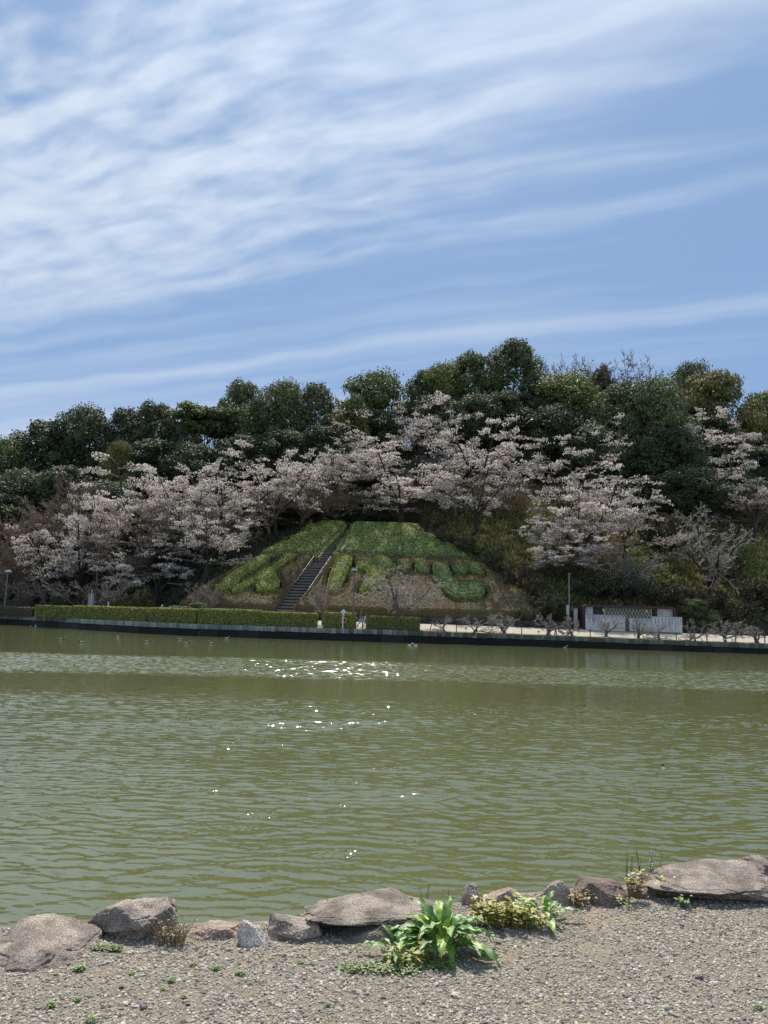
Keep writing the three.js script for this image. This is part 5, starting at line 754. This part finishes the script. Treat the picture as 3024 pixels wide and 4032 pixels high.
{
  const c = onPlane(1390, 3730, 1.2), s = mpp(1390, 3715), t = thing('rock', 'largest rock of the middle shore, an overhanging tilted slab over a dark ledge', 'rock', [c.x, 1.195, c.z]);
  put(part('slab', rockGeo(6, 570 * s, 0.078, 0.42, { boxy: 4.5, below: 0.045, slope: -0.012, tilt: -0.012, under: 0.14, cuts: 9, a: [0.15, 0.132, 0.118], b: [0.37, 0.335, 0.30] }), rockMat, t), 75 * s, 0.048, -0.29, 0.05);
  put(part('ledge', rockGeo(16, 330 * s, 0.07, 0.24, { boxy: 3, under: 0.05, a: [0.15, 0.135, 0.12], b: [0.27, 0.245, 0.22] }), rockMat, t), 60 * s, 0, -0.12, -0.08);
}
// stones that carry the bank below, down into the water
{
  const R = rngOf(5), t = thing('rubble_bank', 'rough stones under the shore rocks, down to the water', 'embankment'), shapes = [0, 1, 2].map((k) => rockGeo(70 + k, 0.6, 0.45, 0.5, { detail: 6, boxy: 3 })), m = tinted('bank_stone', 0.95, [0.7, 0.7, 0.7]);
  for (let x = -4; x < 4.6; x += 0.42) for (let k = 0; k < 3; k++) { const s = part('stone', shapes[Math.floor(R() * 3)], m, t); s.position.set(x + 0.2 * R(), 0.62 - k * 0.42, edgeZ(x) - 0.12 - k * 0.1); s.rotation.y = R() * 0.6; }
}
// ---------------------------------------------------------------- docks: broad-leaved plants, each leaf by itself
const dockMats = [[0.130, 0.270, 0.032], [0.185, 0.345, 0.040], [0.30, 0.43, 0.052], [0.100, 0.215, 0.038]].map((c, i) => { const m = new THREE.MeshPhysicalMaterial({ roughness: 0.5, transmission: 0.4, thickness: 0, side: THREE.DoubleSide }); m.name = 'dock_leaf_' + i; m.color.setRGB(...c); return m; });
function leafGeo(seed, len, wid, rise, droop, ripple = 1) {              // grows along +x from the origin, arching over
  const R = rngOf(seed), g = new GB(), n = 14, ph = R() * 6, p = V(0, 0, 0); let a = rise;
  const across = [-1, -0.55, 0, 0.55, 1], rows = [];
  for (let i = 0; i <= n; i++) {
    const t = i / n, u = clamp((t - 0.18) / 0.82), w = t < 0.18 ? 0.05 : Math.max(0.04, Math.pow(Math.sin(Math.PI * Math.pow(u, 0.75)), 0.75)) * 0.5 * (1 - 0.25 * u), row = [];
    for (const s of across) { const wave = ripple * Math.abs(s) * 0.10 * wid * Math.sin(t * 26 + ph + s * 1.7), fold = Math.abs(s) * w * wid * 0.35; row.push(g.v(p.x - Math.sin(a) * (fold + wave), p.y + Math.cos(a) * (fold + wave), s * w * wid * (1 + 0.12 * Math.sin(t * 31 + ph)), 0, 1, 0, WHITE, t, s)); }
    rows.push(row); p.x += Math.cos(a) * len / n; p.y += Math.sin(a) * len / n; a -= droop / n * (0.4 + 1.2 * t);
  }
  for (let i = 1; i <= n; i++) for (let k = 1; k < 5; k++) { const a0 = rows[i - 1][k - 1], b = rows[i - 1][k], c = rows[i][k], d = rows[i][k - 1]; g.i.push(a0, b, c, a0, c, d); }
  const geo = g.geo(); geo.computeVertexNormals(); return geo;
}
function dock(label, px, py, count, size, seed) {
  const c = onPlane(px, py, 1.2), t = thing('dock_plant', label, 'plant', [c.x, nearY(c.x, c.z) - 0.01, c.z]), R = rngOf(seed), shapes = Array.from({ length: 9 }, (_, k) => leafGeo(seed + k, 0.24 + 0.012 * k, 0.062 + 0.006 * (k % 4), 1.2 - 0.11 * k, 1.1 + 0.28 * (k % 5)));
  for (let i = 0; i < count; i++) { const ring = i / count, k = Math.min(8, Math.floor(ring * 7 + 2 * R())), m = part('leaf', shapes[k], dockMats[Math.floor(R() * 4)], t), a = i * 2.4 + 0.5 * R(), off = size * (0.02 + 0.10 * ring); m.position.set(Math.cos(a) * off, 0.03 + 0.05 * R() * (1 - ring), -Math.sin(a) * off * 0.8); m.rotation.set((R() - 0.5) * 0.5, a, 0); m.scale.setScalar(size * (0.72 + 0.5 * R())); }
  return t;
}
dock('big bushy dock plant with broad glossy leaves beside the largest middle rock', 1745, 3735, 62, 0.76, 900);
dock('smaller dock plant with upright leaves, right of the nettles', 2135, 3628, 18, 0.58, 950);
dock('low cluster of young dock leaves in front of the overhanging slab', 1560, 3765, 11, 0.45, 980);
// small weeds: stems and leaves too fine to count
function weed(name, label, cat, px, py, o) {
  const c = onPlane(px, py, 1.2), R = rngOf(o.seed), t = thing(name, label, cat, [c.x, nearY(c.x, c.z) + (o.up ?? 0), c.z]), st = new GB(), lf = new GB(), q = V(), n = V(), w = V();
  for (let i = 0; i < o.stems; i++) {
    const x = (R() - 0.5) * o.w, z = (R() - 0.5) * (o.d ?? o.w * 0.5), h = o.h * (0.55 + 0.6 * R()), lx = (R() - 0.5) * (o.lean ?? 0.4) * h, lz = (R() - 0.5) * (o.lean ?? 0.4) * h, p0 = V(x, -0.01, z), p1 = V(x + lx * 0.4, h * 0.55, z + lz * 0.4), p2 = V(x + lx, h, z + lz);
    st.tube([p0, p1, p2], [o.r, o.r * 0.8, o.r * 0.35], 4, mul(o.stem, 0.7 + 0.6 * R()));
    for (let k = 0; k < (o.leaves ?? 0); k++) { const f = 0.35 + 0.65 * R(), p = f < 0.55 ? p0.clone().lerp(p1, f / 0.55) : p1.clone().lerp(p2, (f - 0.55) / 0.45); randDir(R, q); q.y *= 0.4; q.normalize(); n.set((R() - 0.5) * 0.8, 1, (R() - 0.5) * 0.8).normalize(); q.addScaledVector(n, -q.dot(n)).normalize(); w.crossVectors(n, q); const s = o.leaf * (0.6 + 0.7 * R()); lf.leaf(p, q, w, s, s * 0.62, n, mul(mix3(o.color, o.color2 ?? o.color, R()), 0.75 + 0.5 * R())); }
  }
  part('stems', st.geo(), tinted('weed_stems', 0.85), t).userData.kind = 'stuff'; if (o.leaves) part('leaves', lf.geo(), leafy('weed_leaves', 0.35, 0.6), t).userData.kind = 'stuff'; return t;
}
const YG = [0.36, 0.42, 0.060], YO = [0.44, 0.36, 0.060], DRY = [0.26, 0.20, 0.11];
weed('nettle_patch', 'yellow-green nettle patch between the two dock plants', 'plant', 2000, 3648, { seed: 1, stems: 95, w: 0.36, d: 0.13, h: 0.125, r: 0.0022, stem: [0.26, 0.20, 0.06], leaves: 6, leaf: 0.04, color: YG, color2: YO });
weed('nettle_patch', 'small yellow-green nettles at the foot of the big dock plant', 'plant', 1610, 3785, { seed: 2, stems: 40, w: 0.22, d: 0.1, h: 0.06, r: 0.002, stem: [0.20, 0.15, 0.05], leaves: 5, leaf: 0.035, color: [0.19, 0.28, 0.05], color2: YO });
weed('weed', 'yellow-leaved weed at the corner of the brown block', 'plant', 2502, 3545, { seed: 3, stems: 16, w: 0.08, h: 0.14, r: 0.002, stem: [0.22, 0.12, 0.05], leaves: 6, leaf: 0.03, color: YG, color2: [0.40, 0.17, 0.05], up: 0.02 });
weed('weed', 'yellow-green weed against the left end of the big right slab', 'plant', 2612, 3530, { seed: 4, stems: 16, w: 0.1, h: 0.13, r: 0.002, stem: [0.2, 0.16, 0.05], leaves: 6, leaf: 0.03, color: YG });
weed('weed', 'reddish and green weed left of the brown block', 'plant', 2290, 3565, { seed: 5, stems: 26, w: 0.14, h: 0.075, r: 0.002, stem: [0.22, 0.09, 0.05], leaves: 5, leaf: 0.025, color: YG, color2: [0.33, 0.13, 0.06] });
weed('weed', 'little green weed below the left corner of the big right slab', 'plant', 2692, 3580, { seed: 6, stems: 8, w: 0.06, h: 0.07, r: 0.0018, stem: [0.12, 0.16, 0.05], leaves: 6, leaf: 0.025, color: [0.18, 0.30, 0.06] });
weed('weed', 'little green weed in front of the brown block', 'plant', 2475, 3575, { seed: 7, stems: 8, w: 0.12, h: 0.06, r: 0.0018, stem: [0.12, 0.16, 0.05], leaves: 5, leaf: 0.02, color: YG });
weed('dry_stalks', 'thin bare stalks standing up behind the brown block', 'plant', 2505, 3500, { seed: 8, stems: 7, w: 0.12, d: 0.05, h: 0.27, r: 0.0022, stem: [0.09, 0.075, 0.05], lean: 0.35 });
weed('dry_stalks', 'thin pale-tipped stalks right of the bare ones', 'plant', 2560, 3490, { seed: 9, stems: 6, w: 0.1, d: 0.05, h: 0.22, r: 0.002, stem: [0.12, 0.10, 0.07], lean: 0.6, leaves: 2, leaf: 0.012, color: [0.5, 0.5, 0.45] });
weed('dry_grass_tuft', 'dry brown grass tuft against the pointed boulder', 'grass tuft', 672, 3712, { seed: 10, stems: 130, w: 0.13, d: 0.07, h: 0.10, r: 0.0016, stem: DRY, lean: 1.3, leaves: 1, leaf: 0.016, color: DRY, color2: [0.20, 0.22, 0.07] });
weed('weed', 'two-leaved green sprout on the top edge of the largest middle rock', 'plant', 1372, 3565, { seed: 11, stems: 5, w: 0.03, h: 0.07, r: 0.002, stem: [0.14, 0.22, 0.05], leaves: 5, leaf: 0.05, color: [0.22, 0.34, 0.06], up: 0.12 });
weed('dry_stalks', 'few dark stalks behind the right end of the largest middle rock', 'plant', 1720, 3545, { seed: 12, stems: 5, w: 0.3, d: 0.05, h: 0.13, r: 0.0018, stem: [0.1, 0.08, 0.05], lean: 0.4, up: 0.06 });
weed('moss_patch', 'bright green moss at the foot of the pointed boulder', 'moss', 395, 3738, { seed: 13, stems: 420, w: 0.20, d: 0.05, h: 0.014, r: 0.0016, stem: [0.12, 0.17, 0.03], leaves: 2, leaf: 0.012, color: [0.14, 0.20, 0.025], color2: [0.20, 0.24, 0.04] });
weed('grass_patch', 'short green grass at the foot of the big dock plant', 'grass', 1500, 3822, { seed: 14, stems: 500, w: 0.36, d: 0.08, h: 0.02, r: 0.0013, stem: [0.16, 0.24, 0.06], lean: 1.4, leaves: 1, leaf: 0.018, color: [0.20, 0.29, 0.07], color2: [0.26, 0.28, 0.09] });
weed('grass_patch', 'short green grass right of the big dock plant foot', 'grass', 1690, 3810, { seed: 15, stems: 260, w: 0.22, d: 0.06, h: 0.022, r: 0.0013, stem: [0.16, 0.24, 0.06], lean: 1.4, leaves: 1, leaf: 0.018, color: [0.17, 0.27, 0.06], color2: [0.26, 0.28, 0.09] });
{
  const G = weed('grass_tuft', 'tiny bright green tuft alone on the gravel', 'grass tuft', 312, 3820, { seed: 16, stems: 60, w: 0.035, d: 0.03, h: 0.018, r: 0.0012, stem: [0.15, 0.24, 0.05], lean: 1.5, leaves: 2, leaf: 0.014, color: [0.18, 0.30, 0.06], color2: [0.25, 0.28, 0.08] }); G.userData.group = 'tiny grass tufts on the gravel';
  [[217, 3842], [305, 3945], [200, 3968], [520, 3840], [675, 3866], [640, 3898], [760, 3802], [848, 3818], [725, 3930], [360, 4018], [718, 4022], [1183, 3795], [945, 3838], [1290, 3965], [2990, 3975]].forEach(([px, py], i) => { const o = copyOf(G, 'tiny bright green tuft alone on the gravel'), p = onPlane(px, py, 1.2); o.position.set(p.x, nearY(p.x, p.z), p.z); o.rotation.y = i; o.scale.setScalar(0.45 + 0.2 * ((i * 7) % 5) / 2); });
  const st = new GB(), a = onPlane(872, 3722, 1.215), b = onPlane(912, 3700, 1.24); st.tube([a, a.clone().lerp(b, 0.5).add(V(0.004, 0.003, 0)), b], [0.004, 0.0045, 0.003], 6, WHITE); tag(part('dry_stick', st.geo(), matte('dry_stick', [0.42, 0.36, 0.29], 0.9), scene), 'short dry stick lying by the marbled stone', 'stick');
  const p = onPlane(1362, 3823, 1.2), l = part('fallen_leaf', leafGeo(33, 0.05, 0.026, 0.25, 0.5), matte('dead_leaf', [0.45, 0.30, 0.12], 0.8), scene); put(l, p.x, nearY(p.x, p.z) + 0.006, p.z, 0.3); tag(l, 'yellow dead leaf on the gravel below the overhanging slab', 'leaf');
}
renderer.render(scene, camera);
